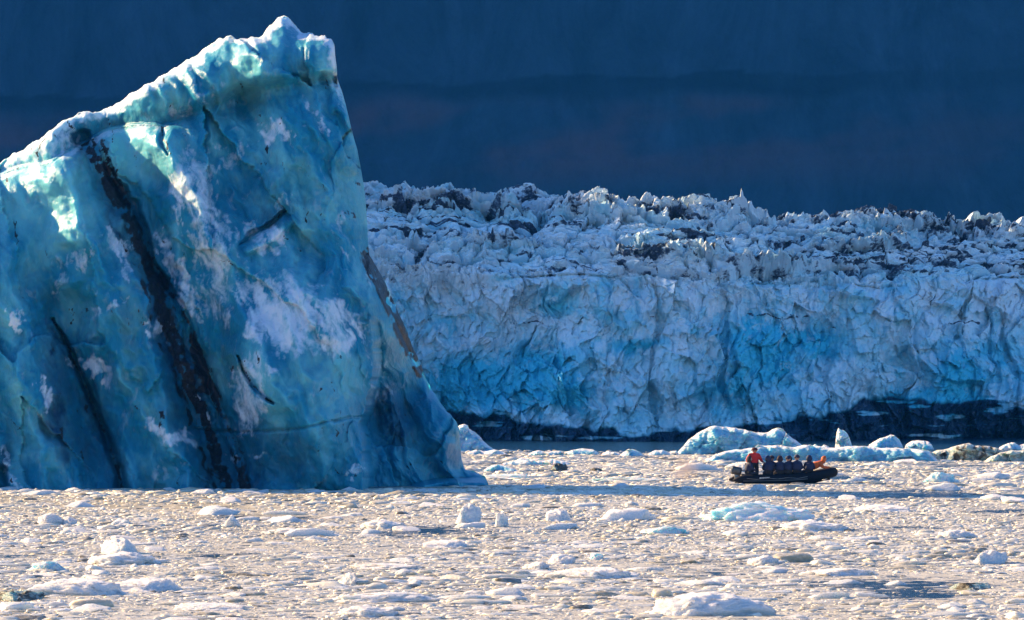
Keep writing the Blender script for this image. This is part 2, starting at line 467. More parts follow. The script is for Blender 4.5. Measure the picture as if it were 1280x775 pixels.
def berg_relief(PX, PY, sc):
    x, z = (PX - 640) / sc, (612 - PY) / sc
    D = .34 * np.clip(z, 0, 40)
    WX, WY = warp(PX, PY, 9, .02, 3)
    # plan form: the right end and the far left turn away
    D += 5.0 * sm(400, 620, PX) ** 1.5 + 3.5 * sm(60, -230, PX)
    # flow coordinates: along the flutes (down and to the right) and across them
    ax, az_ = .36, .93
    along = (WX * ax + WY * az_) / sc; across = (WX * az_ - WY * ax) / sc
    D += -2.1 * (ridged(across * .16, along * .045, o=2, s=2) - .2)
    f1, e1, _ = facets(across * .21, along * .10, 21, 1.6)
    lobe = np.clip(gauss(PX, PY, 60, 255, 100, 60) + gauss(PX, PY, 165, 195, 55, 45), 0, 1); calm = (1 - .75 * lobe) * (1 - .7 * gauss(PX, PY, 350, 430, 80, 60)) * (1 - .6 * gauss(PX, PY, 50, 540, 40, 30))
    wa = across + .5 * fbm(across * .5, along * .2, o=3, s=26); wl = along + 1.0 * fbm(across * .3, along * .2, o=3, s=27)
    D += -1.0 * f1 * (1 - .5 * lobe)
    D -= calm * (2.2 * scallop(wa * .24, wl * .09, 22) + .95 * scallop(wa * .60, wl * .22, 23) + .26 * scallop(wa * 1.6, wl * .7, 24) + .07 * scallop(wa * 4.2, wl * 2.2, 25))
    D += .7 * fbm(across * .35, along * .12, o=3, s=5) + calm * (.16 * fbm(across * 1.1, along * .4, o=4, s=6) + .06 * fbm(across * 3, along * 1.2, o=4, s=7))
    D += .3 * np.abs(fbm(across * .8, along * .18, o=2, s=15))
    # the front lobe's crest on the left: above it the ice steps back into a gully
    cd, ct = poly_dist(PX, PY, CREST)
    crest_row = np.interp(PX, [p[0] for p in CREST], [p[1] for p in CREST])
    fade = sm(265, 200, PX)
    above = sm(-1, 5, crest_row - PY)
    below = (1 - above)
    q = 1 - np.clip(np.abs(PY - crest_row) / 34, 0, 1)
    D += fade * (above * (3.2 - .05 * np.clip(crest_row - PY, 0, 60)) + below * 2.4 * (1 - np.sqrt(np.clip(1 - q * q, 0, 1))))
    # dirt bands are grooves, the long crack is deep
    D += .9 * seg_mask(WX, WY, BAND, 12, 17) + .7 * seg_mask(WX, WY, BAND2, 4, 8)
    D += 1.6 * seg_mask(PX + 2 * fbm(PX * .05, PY * .05, s=4), PY, CRACK, 1.5, 8, .2)
    D += 2.2 * sm(0, 1, gauss(PX, PY, 112, 520, 22, 90, -18)) + 1.6 * sm(0, 1, gauss(PX, PY, 255, 560, 30, 80, -18))
    # the bulging lower front, with a dark hollow to its right
    D -= 5.4 * gauss(PX, PY, 385, 455, 76, 116, -12)
    D -= 1.3 * gauss(PX, PY, 330, 470, 30, 70, -10)
    D -= 1.6 * gauss(PX, PY, 420, 560, 40, 60, 0)
    edge = np.interp(PY, [380, 430, 470, 500, 530, 560, 640], [462, 468, 468, 460, 452, 455, 458]) + 3 * fbm(PY * .05, PY * 0, s=9)
    D += 7.5 * sm(-3, 10, PX - edge) * sm(360, 500, PY) * (1 - .75 * sm(500, 585, PX) * sm(590, 500, PY) - .3 * sm(500, 580, PX))
    D -= 2.2 * gauss(PX, PY, 530, 560, 45, 40)
    # ledge of ice low down, brackets and cracks
    D += 1.3 * seg_mask(PX, PY, [(297, 444), (304, 462), (316, 482), (330, 496), (343, 505)], 3, 4, .3, True)
    D += .9 * seg_mask(WX, WY, [(352, 262), (335, 282), (312, 298), (302, 306)], 6, 3, .1, True)
    D -= .8 * seg_mask(WX, WY, [(360, 278), (340, 296), (318, 312)], 9, 7, .4)
    D += .9 * seg_mask(WX, WY, [(202, 158), (206, 175), (213, 192)], 5, 3, .1, True)
    D += 1.0 * seg_mask(PX, PY, [(404, 97), (424, 101)], 7, 6, .4)
    D += .35 * seg_mask(PX, PY + 3 * fbm(PX * .03, PY * .03, s=5), [(225, 535), (300, 541), (370, 536), (420, 524), (462, 520)], 2, 2, .3)
    D += 1.8 * seg_mask(PX, PY, [(0, 590), (6, 640)], 9, 10, .3)
    # the overhanging brow under the peak
    br = np.interp(PX, [180, 250, 320, 400, 420], [150, 118, 92, 84, 82])
    D -= 1.5 * sm(22, 2, PY - br) * sm(180, 270, PX) * sm(-60, -25, PY - br)
    D += 1.2 * gauss(PX, PY, 330, 120, 90, 24, -14)
    # the thin back slab on the right and the shelf at the waterline
    slab = sm(-2, 3, PX - np.interp(PY, [300, 330, 360, 400, 450, 480], [462, 464, 474, 491, 514, 535])) * sm(505, 470, PY) * sm(312, 326, PY)
    D += 3.0 * slab
    D -= 3.0 * sm(596, 604, PY - 14 * sm(560, 480, PX)) * sm(470, 540, PX)
    return D


def berg_masks(PX, PY, r, D):
    WX, WY = warp(PX, PY, 10, .03, 61)
    sc = 22.6
    along = (WX * .36 + WY * .93) / sc; across = (WX * .93 - WY * .36) / sc
    n1 = fbm(PX * .05, PY * .03, o=5, s=71); n2 = fbm(PX * .02, PY * .014, o=4, s=72); n3 = fbm(PX * .16, PY * .12, o=3, s=74)
    st = fbm(across * 1.1, along * .28, o=5, s=75)           # streaks that run down the ice
    st2 = fbm(across * 3.2, along * .7, o=4, s=76)
    rd = ridged(across * .55, along * .16, o=5, s=78) - .25  # thin branching veins
    # --- debris: two ragged strands with glassy dark ice between them
    wob = 5 * st + 3 * st2
    dirt = seg_mask(PX + wob, PY, BAND, 9, 10, .35) * (.92 + .55 * st + .8 * n3)
    dirt = np.maximum(dirt, seg_mask(PX + 16 + wob, PY, BAND, 3, 6, .3) * (.5 + .7 * st2 + .3 * n1) * sm(250, 330, PY))
    dirt = np.maximum(dirt, seg_mask(PX + wob * 1.4, PY, BAND2, 4, 9, .3) * (.75 + .8 * st + .4 * n3))
    dirt = np.maximum(dirt, seg_mask(PX - 26 + wob, PY, BAND[8:], 5, 11, .3) * (.65 + .9 * st))
    dirt = np.maximum(dirt, .75 * seg_mask(PX + 5 * st2 + 3 * n1, PY, CRACK, .8, 5, .2) * (.85 + .6 * st2))
    crow = np.interp(PX, [p[0] for p in CREST], [p[1] for p in CREST])
    dirt *= sm(-4, 2, PY - crow)
    for pts, a, b in (([(15, 268), (18, 285), (23, 311)], 2.4, 1.5), ([(82, 148), (86, 156), (94, 163)], 2, 1.5), ([(64, 166), (70, 172)], 2, 1.5), ([(60, 172), (44, 190), (48, 200)], 1.4, 1.2),
                      ([(202, 158), (206, 175), (213, 192)], 3, 1.5), ([(297, 444), (304, 462), (316, 482), (330, 496), (343, 505)], 1.6, 2.2),
                      ([(352, 262), (340, 274), (330, 284)], 1.2, 1.0)):
        dirt = np.maximum(dirt, .85 * seg_mask(PX + 4 * n1 + 2 * st2, PY + 4 * n1, pts, a, b, .2, True) * (.85 + .5 * n3))
    rim = seg_mask(PX, PY, [(457, 318), (470, 345), (488, 384), (508, 431), (526, 466)], 11, 8, .35)
    dirt = np.maximum(dirt, .95 * rim * sm(-.75, .15, n1 + .25 + .5 * n3))
    dirt = np.maximum(dirt, .5 * seg_mask(WX, WY, [(452, 590), (444, 596)], 6, 6, .4))
    # fine silt specks caught in the ice
    dirt = np.maximum(dirt, .75 * sm(.55, .8, st2 + .35 * n3) * sm(-.1, .4, n2 + .3 * n1))
    # --- clear deep blue ice, plus painted shade in the hollow and gully
    deep = seg_mask(PX + 2 * wob, PY, BAND, 22, 46, .1) * .9
    deep = np.maximum(deep, .85 * seg_mask(PX + 8 + 2 * wob, PY, CRACK, 8, 24, .05))
    for cx, cy, rx, ry, an, a in ((95, 520, 36, 90, -20, .8), (300, 560, 40, 60, -10, .85), (360, 570, 30, 36, -20, .7), (290, 430, 14, 70, -14, .6), (488, 520, 34, 42, 20, .8), (8, 580, 10, 50, 0, .8),
                                  (310, 125, 80, 22, -18, .35), (200, 225, 20, 40, -10, .5), (390, 450, 24, 26, 20, .35), (300, 250, 50, 34, -20, .35), (180, 440, 22, 90, -20, .35), (60, 400, 20, 60, -14, .45), (345, 270, 26, 14, -35, .7),
                                  (155, 152, 50, 8, -14, .6), (250, 130, 40, 14, -25, .45), (410, 100, 9, 10, 0, .7), (440, 240, 22, 60, -8, .25), (460, 420, 20, 50, -20, .3)):
        deep = np.maximum(deep, a * sm(.08, .9, gauss(PX + 14 * n2 + 6 * st, PY + 14 * n1, cx, cy, rx * 1.25, ry * 1.2, an)))
    deep = np.clip(.85 * deep * (.9 + .5 * st) + .15 * sm(.1, .7, n2 + .5 * st), 0, 1)
    # --- frost and bubbly white ice
    fr = np.zeros_like(PX)
    for cx, cy, rx, ry, an, a in ((238, 240, 26, 42, 8, .75), (262, 300, 26, 55, -22, .75), (222, 345, 11, 50, -22, .9), (352, 390, 52, 38, 25, 1.05), (400, 405, 50, 26, 25, 1.0), (322, 400, 20, 24, 0, .8),
                                  (345, 168, 14, 10, -20, .8), (394, 146, 6, 24, -20, .85), (312, 495, 20, 46, 8, .72), (325, 465, 20, 22, 0, .6), (20, 401, 4, 11, -6, 1.0), (112, 458, 22, 8, 8, .95),
                                  (138, 478, 7, 16, -25, .8), (50, 482, 5, 18, -6, .95), (62, 500, 8, 9, 0, .8), (192, 536, 12, 8, 20, .95), (225, 548, 22, 9, 10, .95), (212, 590, 18, 14, 0, .5),
                                  (247, 505, 7, 26, -20, .8), (310, 572, 30, 4, 0, .65), (340, 300, 22, 14, -35, .8), (300, 290, 24, 12, -10, .5), (145, 300, 26, 8, 35, .65), (155, 325, 6, 24, -28, .75),
                                  (200, 408, 16, 10, -35, .85), (140, 385, 22, 6, -20, .6), (280, 195, 30, 16, -30, .45), (355, 250, 18, 10, -30, .55), (75, 345, 8, 22, 10, .45), (425, 300, 14, 26, -10, .55),
                                  (445, 590, 8, 9, 0, .95), (14, 590, 6, 40, -14, .6), (90, 325, 24, 12, 0, .45), (480, 470, 30, 40, 0, .3), (475, 350, 10, 40, -28, .6), (270, 360, 30, 40, -25, .5), (235, 130, 60, 10, -28, .4)):
        g = gauss(PX + 12 * n2 + 7 * n3 + 5 * st, PY + 12 * n1, cx, cy, rx * 1.25, ry * 1.25, an)
        fr = np.maximum(fr, a * sm(.05, .8, g))
    fr = fr * (.82 + .65 * st2 + .5 * st)
    fr = np.maximum(fr, .5 * sm(.5, .9, rd) * sm(.1, -.5, n2 - .2 * st))
    topw = 8.5 * sm(470, 400, PX) * sm(-10, 60, PX) + 2
    fr = np.maximum(fr, .95 * (1 - sm(.35, 1.35, (r + 7 * n1 + 3 * n3) / topw)) * sm(445, 410, PX) )
    crest_row = np.interp(PX, [p[0] for p in CREST], [p[1] for p in CREST])
    band = sm(-6, 4, crest_row - PY) * sm(115, 80, PX)
    fr = np.maximum(fr, .62 * band * (.9 + .7 * n3))
    fr = np.maximum(fr, .7 * sm(9, 1, np.abs(PY - crest_row - 3)) * sm(235, 190, PX) * (.8 + .6 * n1))
    pale = np.clip(.75 * gauss(PX, PY, 60, 250, 90, 60) + .9 * gauss(PX, PY, 165, 190, 46, 38) + .5 * gauss(PX, PY, 300, 90, 90, 26, -24) + .45 * gauss(PX, PY, 390, 420, 75, 80) + .3 * gauss(PX, PY, 440, 220, 30, 120) + .5 * n2 + .45 * st + .16, 0, 1)  # translucent glow of the lobes painted in as paler ice, besides random tone
    deep *= 1 - .8 * np.clip(gauss(PX, PY, 165, 190, 44, 34), 0, 1)
    return {'frost': fr, 'dirt': dirt, 'pale': pale, 'deep': deep}


def build_iceberg():
    d0 = dist(612)
    me = berg_mesh('iceberg', BERG_TOP, 612, d0, 900, 460, berg_relief, 9.0, wround=34, round_m=2.4, masks=berg_masks)
    o = link('iceberg', me, M_BERG)
    tag(o, 'towering blue iceberg with slanting dark dirt bands and a pointed white summit', 'iceberg')
    return o


# ------------------------------------------------------------------ glacier front
def glacier_base_row(px): return 549.0 + 3.0 * np.exp(-((np.asarray(px, float) - 830) / 170) ** 2) - 3.0 * sm(1000, 1400, np.asarray(px, float))


def build_shade_ridge():
    """added ridge out of view, shaped to keep the sun off the glacier front"""
    px = np.linspace(60, 1620, 160); d = F * CAMZ / (glacier_base_row(px) - HZ)
    gx = (px - 640) / F * d; ux, uy = -math.sin(AZ), math.cos(AZ)
    T0, ZS = 350.0, 14.0
    top = ZS + T0 * math.tan(EL) + 2.5 * fbm(px * .012, px * 0, o=5, s=3)
    top = top * sm(60, 260, px) * sm(1620, 1480, px)
    v = np.linspace(-1, 1, 60)[:, None]
    prof = (1 - np.abs(v)) ** .8
    off = T0 + v * 80
    X = gx[None] + ux * off; Y = d[None] + uy * off
    Z = -3 + (top[None] + 3) * prof + 5 * fbm(X * .05, Y * .05, o=4, s=4) * np.abs(v) * prof
    tag(link('added_shade_ridge', np_mesh('added_shade_ridge', np.stack([X, Y, Z], -1).reshape(-1, 3), grid_quads(60, 160), {}), M_SHADE_RIDGE), kind='structure')


def build_glacier():
    nc, n1, n2, n3 = 1150, 230, 330, 30
    px = np.linspace(380, 1400, nc)
    base_row = glacier_base_row(px)
    foot_row = np.interp(px, [380, 560, 600, 650, 700, 760, 800, 850, 900, 940, 1000, 1060, 1080, 1120, 1180, 1240, 1280, 1400], [510, 513, 517, 523, 530, 536, 543, 536, 534, 530, 520, 510, 494, 500, 500, 496, 510, 513]) + 5 * fbm(px * .02, px * 0, o=4, s=3)
    step_row = np.interp(px, [380, 455, 520, 600, 700, 800, 900, 1000, 1100, 1200, 1280, 1400], [338, 345, 349, 346, 344, 346, 350, 352, 356, 352, 345, 345]) + 4 * fbm(px * .013, px * 0 + 5, o=4, s=6)
    top_row = 4 + np.interp(px, [380, 455, 520, 560, 575, 600, 640, 700, 760, 800, 860, 930, 960, 1040, 1100, 1160, 1280, 1400], [212, 221, 226, 222, 225, 233, 233, 236, 240, 246, 252, 258, 264, 260, 258, 266, 272, 275])
    dB = F * CAMZ / (base_row - HZ)
    t = np.concatenate([np.linspace(0, 1, n1), 1 + np.linspace(0, 1, n2 + 1)[1:], 2 + np.linspace(0, 1, n3 + 1)[1:]])[:, None]
    a1 = np.clip(t, 0, 1); a2 = np.clip(t - 1, 0, 1); a3 = np.clip(t - 2, 0, 1)
    zb = CAMZ - (base_row + 14 - HZ) / F * dB
    d1 = dB + 6
    z1 = CAMZ - (step_row - HZ) / F * d1
    d2 = d1 + 16
    z2 = CAMZ - (top_row - HZ) / F * d2
    Y = dB + 6 * a1 + 16 * a2 ** 1.05 + 90 * a3
    Z = zb + (z1 - zb) * a1 + (z2 - z1) * (a2 ** .9) - 14 * a3 ** 1.5
    X = (px - 640)[None] / F * (dB + 6 * a1 + 16 * a2)
    up = sm(.93, 1.12, t)                  # 0 on the calving wall, 1 on the broken top
    # --- broken blocks
    wx = X + .4 * fbm(X * .35, Z * .35, o=4, s=81) + .8 * fbm(X * .05, Z * .14, o=3, s=85); wz = Z + .4 * fbm(X * .35, Z * .35, o=4, s=82)
    L = a1 * (z1 - zb) + a2 * 30            # length up the surface
    wl = L + 2.0 * fbm(X * .15, L * .12, o=3, s=83)
    # calving wall: shards and flutes, most relief in depth
    w1, we1, _ = facets(wx * .22, wz * .16, 31, 2.6)
    w2, we2, wid = facets(wx * .62, wz * .46, 32, 3.0)
    w3, we3, wid3 = facets(wx * 1.6, wz * 1.2, 33, 3.0)
    w4, _, wid4 = facets(wx * 3.6, wz * 2.6, 49, 3.0)
    crk = fbm(X * .12, Z * .12, o=3, s=37)
    col, cole, _ = facets(wx * .15, wz * .035, 38, 1.2)
    col2, cole2, _ = facets(wx * .34 + 5, wz * .10, 39, 1.4)
    wall = 2.3 * col + 1.6 * col2 - .8 * (1 - sm(0, .08, cole)) * sm(.1, .5, crk + .3 * fbm(X * .6, Z * .3, o=3, s=66)) + 1.4 * w1 + .6 * w2 * (1 + .8 * crk) + .36 * w3 + .12 * w4 + .35 * fbm(wx * .7, wz * .18, o=5, s=34) + .12 * fbm(X * 2.4, Z * 1.2, o=4, s=35)
    wall += 3.0 * fbm(X * .07, Z * .08, o=4, s=36)
    # serac field: blocks standing up, crevasses between
    s1, se1, sid = facets(wx * .10, wl * .16, 41, 1.8)
    s2, se2, _ = facets(wx * .42 + 3, wl * .34, 42, 2.4)
    s3, se3, _ = facets(wx * 1.0, wl * .8, 43, 2.4)
    s4, _, _ = facets(wx * 2.4, wl * 2.0, 48, 2.2)
    ser = 2.1 * s1 + 1.4 * s2 + 1.0 * s3 + .42 * s4 + 1.0 * ridged(wx * .2, wl * .16, o=5, s=44) + .35 * fbm(X * 1.5, L * 1.5, o=4, s=45)
    ser *= .5 + .85 * sm(-.35, .5, fbm(X * .035, L * .09, o=3, s=67))
    ser -= 1.6 * (1 - sm(0, .16, se1)) + .7 * (1 - sm(0, .14, se2))
    fade = sm(0, .06, t) * (1 - .8 * a3)
    Y = Y - (wall * (1 - up) + .75 * ser * up) * fade
    Z = Z + up * .33 * ser * fade + (1 - up) * .22 * w1 * fade
    # ledges across the wall
    led = sm(.5, 1.0, 1 - np.abs(PYrow(Z, Y) - (step_row[None] + 2 + 5 * fbm(X * .12, X * 0 + 9, o=4, s=47))) / 5)
    led = led * sm(-.1, .5, fbm(X * .1, X * 0 + 1, o=4, s=46))
    Y = Y + 1.2 * led
    row = PYrow(Z, Y)
    pxl = 640 + X / Y * F
    # --- masks
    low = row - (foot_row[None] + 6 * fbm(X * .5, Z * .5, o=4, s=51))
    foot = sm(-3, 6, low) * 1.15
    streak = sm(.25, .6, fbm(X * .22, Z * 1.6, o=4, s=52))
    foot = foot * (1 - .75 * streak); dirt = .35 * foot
    n = fbm(X * .07, L * .10, o=5, s=53); nn = fbm(X * .45, L * .5, o=5, s=54)
    upd = .7 * up * (1 - sm(.02, .16, np.minimum(se1, se2 * 1.1))) * sm(-.3, .4, n + .6 * nn)  # darker along the gaps between serac blocks
    sk = fbm(X * .05 + 3, L * .34 + .02 * X, o=5, s=56)
    upd = np.maximum(upd, up * sm(.16, .03, np.abs(sk)) * sm(-.3, .4, fbm(X * .03, L * .1, o=3, s=57) + .5 * nn) * .95)
    for cx, cy, rx, ry, a in ((860, 290, 70, 16, .55), (690, 262, 60, 10, .5), (820, 315, 60, 10, .4), (1180, 285, 80, 16, .45), (1040, 275, 60, 14, .35), (500, 250, 30, 8, .35), (960, 322, 90, 8, .4)):
        upd = np.maximum(upd, a * 1.7 * gauss(pxl, row, cx, cy, rx, ry) * sm(-.35, .35, nn + .5 * n))
    band = fbm(X * .045, L * .22, o=5, s=55) + .30 * sm(3.0, 1.0, np.abs(L - 20 - 1.5 * fbm(X * .06, X * 0, o=3, s=58)) * .6) * sm(-.2, .3, fbm(X * .03, X * 0 + 4, o=3, s=59))
    upd = np.maximum(upd, up * sm(.25, .65, band + .6 * nn) * .75)
    dirt = np.maximum(dirt, upd)
    dirt = np.maximum(dirt, .6 * led * sm(-.1, .4, nn + n))
    for c in ([(640, 405), (690, 407), (730, 404), (760, 402), (800, 396), (830, 398)], [(880, 395), (930, 392), (1010, 396)], [(1040, 412), (1140, 405), (1280, 408)]):
        dirt = np.maximum(dirt, .8 * seg_mask(pxl, row + 6 * nn, c, 1.3, 1.3, .4) * sm(-.1, .3, n + .5 * nn))
    dirt = np.maximum(dirt, .45 * (1 - up) * sm(.12, .5, nn + .4 * n) * sm(400, 350, row))
    frost = np.clip(.55 + .35 * n + .3 * nn + (1 - up) * (.45 * (wid - .5) + .4 * (wid3 - .5) + .3 * (wid4 - .5)) + up * .4 * (sid - .5), 0, 1)
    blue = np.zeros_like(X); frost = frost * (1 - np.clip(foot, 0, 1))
    for cx, cy, rx, ry, a in ((590, 480, 60, 34, .95), (660, 470, 50, 40, .8), (700, 495, 30, 30, .7), (960, 440, 60, 50, .95), (1010, 430, 40, 24, .7), (920, 490, 50, 26, .6), (1200, 470, 40, 44, .7), (640, 350, 30, 30, .3),
                              (700, 370, 30, 26, .5), (560, 400, 60, 30, .3), (1230, 440, 40, 30, .4), (500, 380, 30, 30, .3), (800, 432, 40, 8, .5), (1150, 500, 60, 16, .6)):
        blue = np.maximum(blue, a * gauss(pxl + 14 * n, row + 10 * nn, cx, cy, rx, ry))
    frost = np.clip(frost + .2 * (1 - np.clip(foot, 0, 1)) - 1.25 * blue * (.9 + .6 * nn), 0, 1) * (1 - .3 * sm(370, 480, row))
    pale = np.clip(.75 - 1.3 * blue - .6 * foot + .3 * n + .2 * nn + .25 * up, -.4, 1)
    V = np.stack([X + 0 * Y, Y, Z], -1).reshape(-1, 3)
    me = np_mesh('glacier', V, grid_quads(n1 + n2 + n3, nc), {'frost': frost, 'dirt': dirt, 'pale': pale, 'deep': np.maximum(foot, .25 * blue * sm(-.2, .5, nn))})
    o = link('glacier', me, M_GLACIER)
    tag(o, 'broad glacier front with crevassed grey top and pale blue calving wall behind the bay', 'glacier')


def PYrow(Z, Y): return HZ + (CAMZ - Z) / Y * F


# ------------------------------------------------------------------ smaller bergs across the bay
def lump_relief(amp, seed, tilt=.3):
    def f(PX, PY, sc):
        x, y = PX / sc, PY / sc
        a, e, _ = facets(x * .5 + seed, y * .7, seed, 1.6)
        b, _, _ = facets(x * 1.5 + seed, y * 1.9, seed + 3, 1.5)
        return amp * (-.9 * a - .35 * b + .5 * fbm(x * .6 + seed, y * .6, o=4, s=seed) + .12 * fbm(x * 3, y * 3, o=3, s=seed)) - tilt * (PY - PY.max()) / sc
    return f


def lump_masks(topw, seed, frost0=.2, dirty=0.0):
    def f(PX, PY, r, D):
        n = fbm(PX * .12 + seed, PY * .12, o=4, s=seed)
        fr = np.maximum(frost0 + .3 * n, .95 * (1 - sm(.4, 1.3, (r + 1.5 * n) / topw)))
        return {'frost': fr, 'dirt': np.clip(dirty * (1 + 1.3 * n), 0, 1), 'pale': .35 + .4 * n}
    return f


BERGS = [
    # outline, waterline row, thickness, snow width, seed, frost, dirt, material, label
    ([(838, 575), (845, 568), (853, 559), (862, 549), (872, 542), (882, 536), (893, 531.5), (899, 532.5), (908, 534), (922, 535), (936, 538), (946, 541), (957, 541), (966, 537), (974, 535), (979, 536.5), (984, 543), (992, 549), (1000, 554), (1010, 562), (1020, 575)],
     568, 7, 5, 3, .12, 0, 'S', 'long pale blue hump backed berg behind the inflatable boat'),
    ([(874, 584), (880, 575), (888, 570), (900, 566), (915, 562.5), (930, 561), (942, 559.5), (948, 556), (960, 557.5), (975, 556), (990, 559), (1004, 557), (1014, 556), (1030, 559), (1044, 560), (1060, 557.5), (1080, 558), (1100, 560), (1120, 559.5), (1140, 561), (1156, 562), (1166, 566), (1176, 582)],
     577, 6, 4, 5, .1, 0, 'S', 'low long berg with flat blue front right behind the boat passengers'),
    ([(1043, 566), (1044.5, 552), (1046, 540), (1048, 534.5), (1051, 537), (1056, 539.5), (1060, 544), (1063, 551), (1065, 557), (1070, 566)], 560, 2.2, 9, 7, .55, 0, 'S', 'thin white ice spire standing upright right of the boat'),
    ([(1082, 572), (1086, 556), (1092, 553), (1098, 549.5), (1106, 546), (1113, 543), (1119, 544), (1124, 549), (1128, 557), (1134, 572)], 561, 4, 5, 9, .35, 0, 'S', 'rounded white ice dome on the long low berg'),
    ([(1128, 572), (1132, 556), (1138, 552.5), (1146, 550), (1154, 551), (1161, 551.5), (1165, 556), (1172, 572)], 562, 4, 4, 11, .35, 0, 'S', 'small knobbly white berg right of the rounded ice dome'),
    ([(1140, 582), (1150, 573), (1160, 567), (1172, 563), (1184, 561), (1190, 558.5), (1200, 556), (1212, 554), (1218, 557), (1226, 557), (1240, 558), (1250, 562), (1262, 582)], 576, 6, 3, 13, .5, .46, 'D', 'low greenish silty ice ridge streaked with brown dirt'),
    ([(1222, 584), (1236, 572), (1250, 566), (1264, 563), (1280, 563), (1300, 562), (1330, 566), (1345, 584)], 577, 5, 3, 15, .4, .2, 'D', 'smooth pale green ice slope at the foot of the dirty ridge'),
    ([(1240, 575), (1250, 558), (1258, 555), (1268, 553), (1274, 556), (1284, 554), (1300, 556), (1316, 575)], 562, 4, 4, 16, .6, 0, 'S', 'white jagged ice hummock behind the pale green slope'),
    ([(552, 577), (560, 545), (568, 536), (575, 531), (580, 530), (585, 531.5), (586.5, 536), (594, 540), (600, 545), (605, 552), (612, 558), (624, 564), (630, 577)], 566, 5, 4, 17, .4, 0, 'S', 'stepped pale blue berg standing beside the foot of the great iceberg'),
    ([(596, 600), (604, 588), (614, 582), (624, 580), (636, 583), (648, 588), (660, 600)], 590, 3, 2, 19, .3, 0, 'S', 'low smooth blue mound of ice close to the great iceberg'),
    ([(655, 578), (661, 566), (672, 563), (686, 565), (696, 563), (708, 566), (716, 578)], 569, 4, 3, 21, .5, 0, 'S', 'row of white ice knobs left of the pale block in the ice edge'),
    ([(700, 578), (706, 566), (716, 562), (728, 561), (741, 561.5), (748, 566), (758, 578)], 568, 4, 3, 23, .45, 0, 'S', 'pale green white block on the far ice edge'),
    ([(770, 580), (778, 566), (786, 561.5), (794, 562), (802, 566), (812, 580)], 570, 4, 4, 25, .4, 0, 'S', 'rounded blue white block left of the hump backed berg'),
    ([(1005, 572), (1012, 560), (1019, 555), (1026, 560), (1030, 555.5), (1036, 558), (1042, 572)], 565, 3, 4, 27, .7, 0, 'S', 'crumbly white knobs beside the ice spire'),
    ([(578, 576), (584, 566), (594, 562), (606, 564), (618, 562), (632, 566), (644, 576)], 568, 4, 4, 31, .6, 0, 'S', 'jumbled white ice behind the stepped berg at the iceberg foot'),
    ([(745, 578), (752, 567), (760, 564), (768, 565), (775, 567), (782, 578)], 569, 3, 4, 33, .6, 0, 'S', 'little white hummock between the pale green block and the rounded blue block'),
    ([(806, 578), (812, 566), (820, 563), (828, 562), (836, 565), (846, 563), (856, 578)], 569, 4, 4, 35, .6, 0, 'S', 'white ice crest touching the left end of the hump backed berg'),
    ([(618, 590), (630, 578), (650, 574.5), (672, 576), (690, 574), (712, 578), (724, 590)], 581, 3, 4, 37, .65, 0, 'S', 'long white ice raft between the blue mound and the black ice lump'),
    ([(640, 586), (645, 575), (652, 572), (664, 574), (676, 573), (688, 577), (696, 586)], 579, 2, 3, 28, .8, 0, 'S', 'flat white floe left of the black ice lump'),
]


def build_bergs():
    for i, (top, row, thick, tw, seed, f0, dirty, mk, lab) in enumerate(BERGS):
        d0 = dist(row)
        me = berg_mesh('ice_block', top, row, d0, 150, 60, lump_relief(1.0 if mk == 'S' else 1.1, seed), thick, wround=tw * 2.2, round_m=1.0, masks=lump_masks(tw, seed, f0, dirty), sink=.35)
        o = link('small_iceberg', me, M_SMALLBERG if mk == 'S' else M_DIRTYBERG)
        tag(o, lab, 'iceberg')


# ------------------------------------------------------------------ floating chunks
def ico(sub):
    bm = bmesh.new(); bmesh.ops.create_icosphere(bm, subdivisions=sub, radius=1)
    V = np.array([v.co[:] for v in bm.verts]); T = np.array([[v.index for v in f.verts] for f in bm.faces]); bm.free()
    return V, T


def chunk_shape(V, seed, sharp=.5, flat=.5):
    """a broken lump of ice, unit size, waterline at z=0"""
    r = 1 + .38 * fbm(V[:, 0] * 1.1 + seed * 3.1, V[:, 1] * 1.1, V[:, 2] * 1.1, o=4, s=seed)
    rng = np.random.default_rng(seed)
    P = V * r[:, None]
    for _ in range(int(5 + sharp * 8)):                      # cleave flat planes
        n = rng.normal(size=3); n /= np.linalg.norm(n); off = rng.uniform(.45, .85)
        h = P @ n - off
        P = P - np.clip(h, 0, None)[:, None] * n * .92
    if len(V) > 900:
        P *= (1 + .10 * ridged(V[:, 0] * 3.2 + seed, V[:, 1] * 3.2, V[:, 2] * 3.2, o=4, s=seed + 9) + .05 * fbm(V[:, 0] * 9, V[:, 1] * 9, V[:, 2] * 9, o=3, s=seed + 4))[:, None]
    P[:, 2] *= flat
    P[:, 2] += .05 * fbm(P[:, 0] * 5, P[:, 1] * 5, o=3, s=seed + 5) * flat
    P[:, 2] -= .12 * flat
    return P


def chunk_mesh(name, seed, sharp, flat, sub=4, mat=None, frost=.55, dirt=0.0):
    V, T = ico(sub)
    P = chunk_shape(V, seed, sharp, flat)
    n = fbm(P[:, 0] * 2, P[:, 1] * 2, P[:, 2] * 2 + seed, o=3, s=seed)
    me = np_mesh(name, P, None, {'frost': np.clip(frost + .5 * n + .3 * P[:, 2], 0, 1), 'dirt': np.clip(dirt * (1 + .6 * n), 0, 1), 'pale': .6 + .4 * n}, T=T)
    me.materials.append(mat or M_CHUNK)
    return me


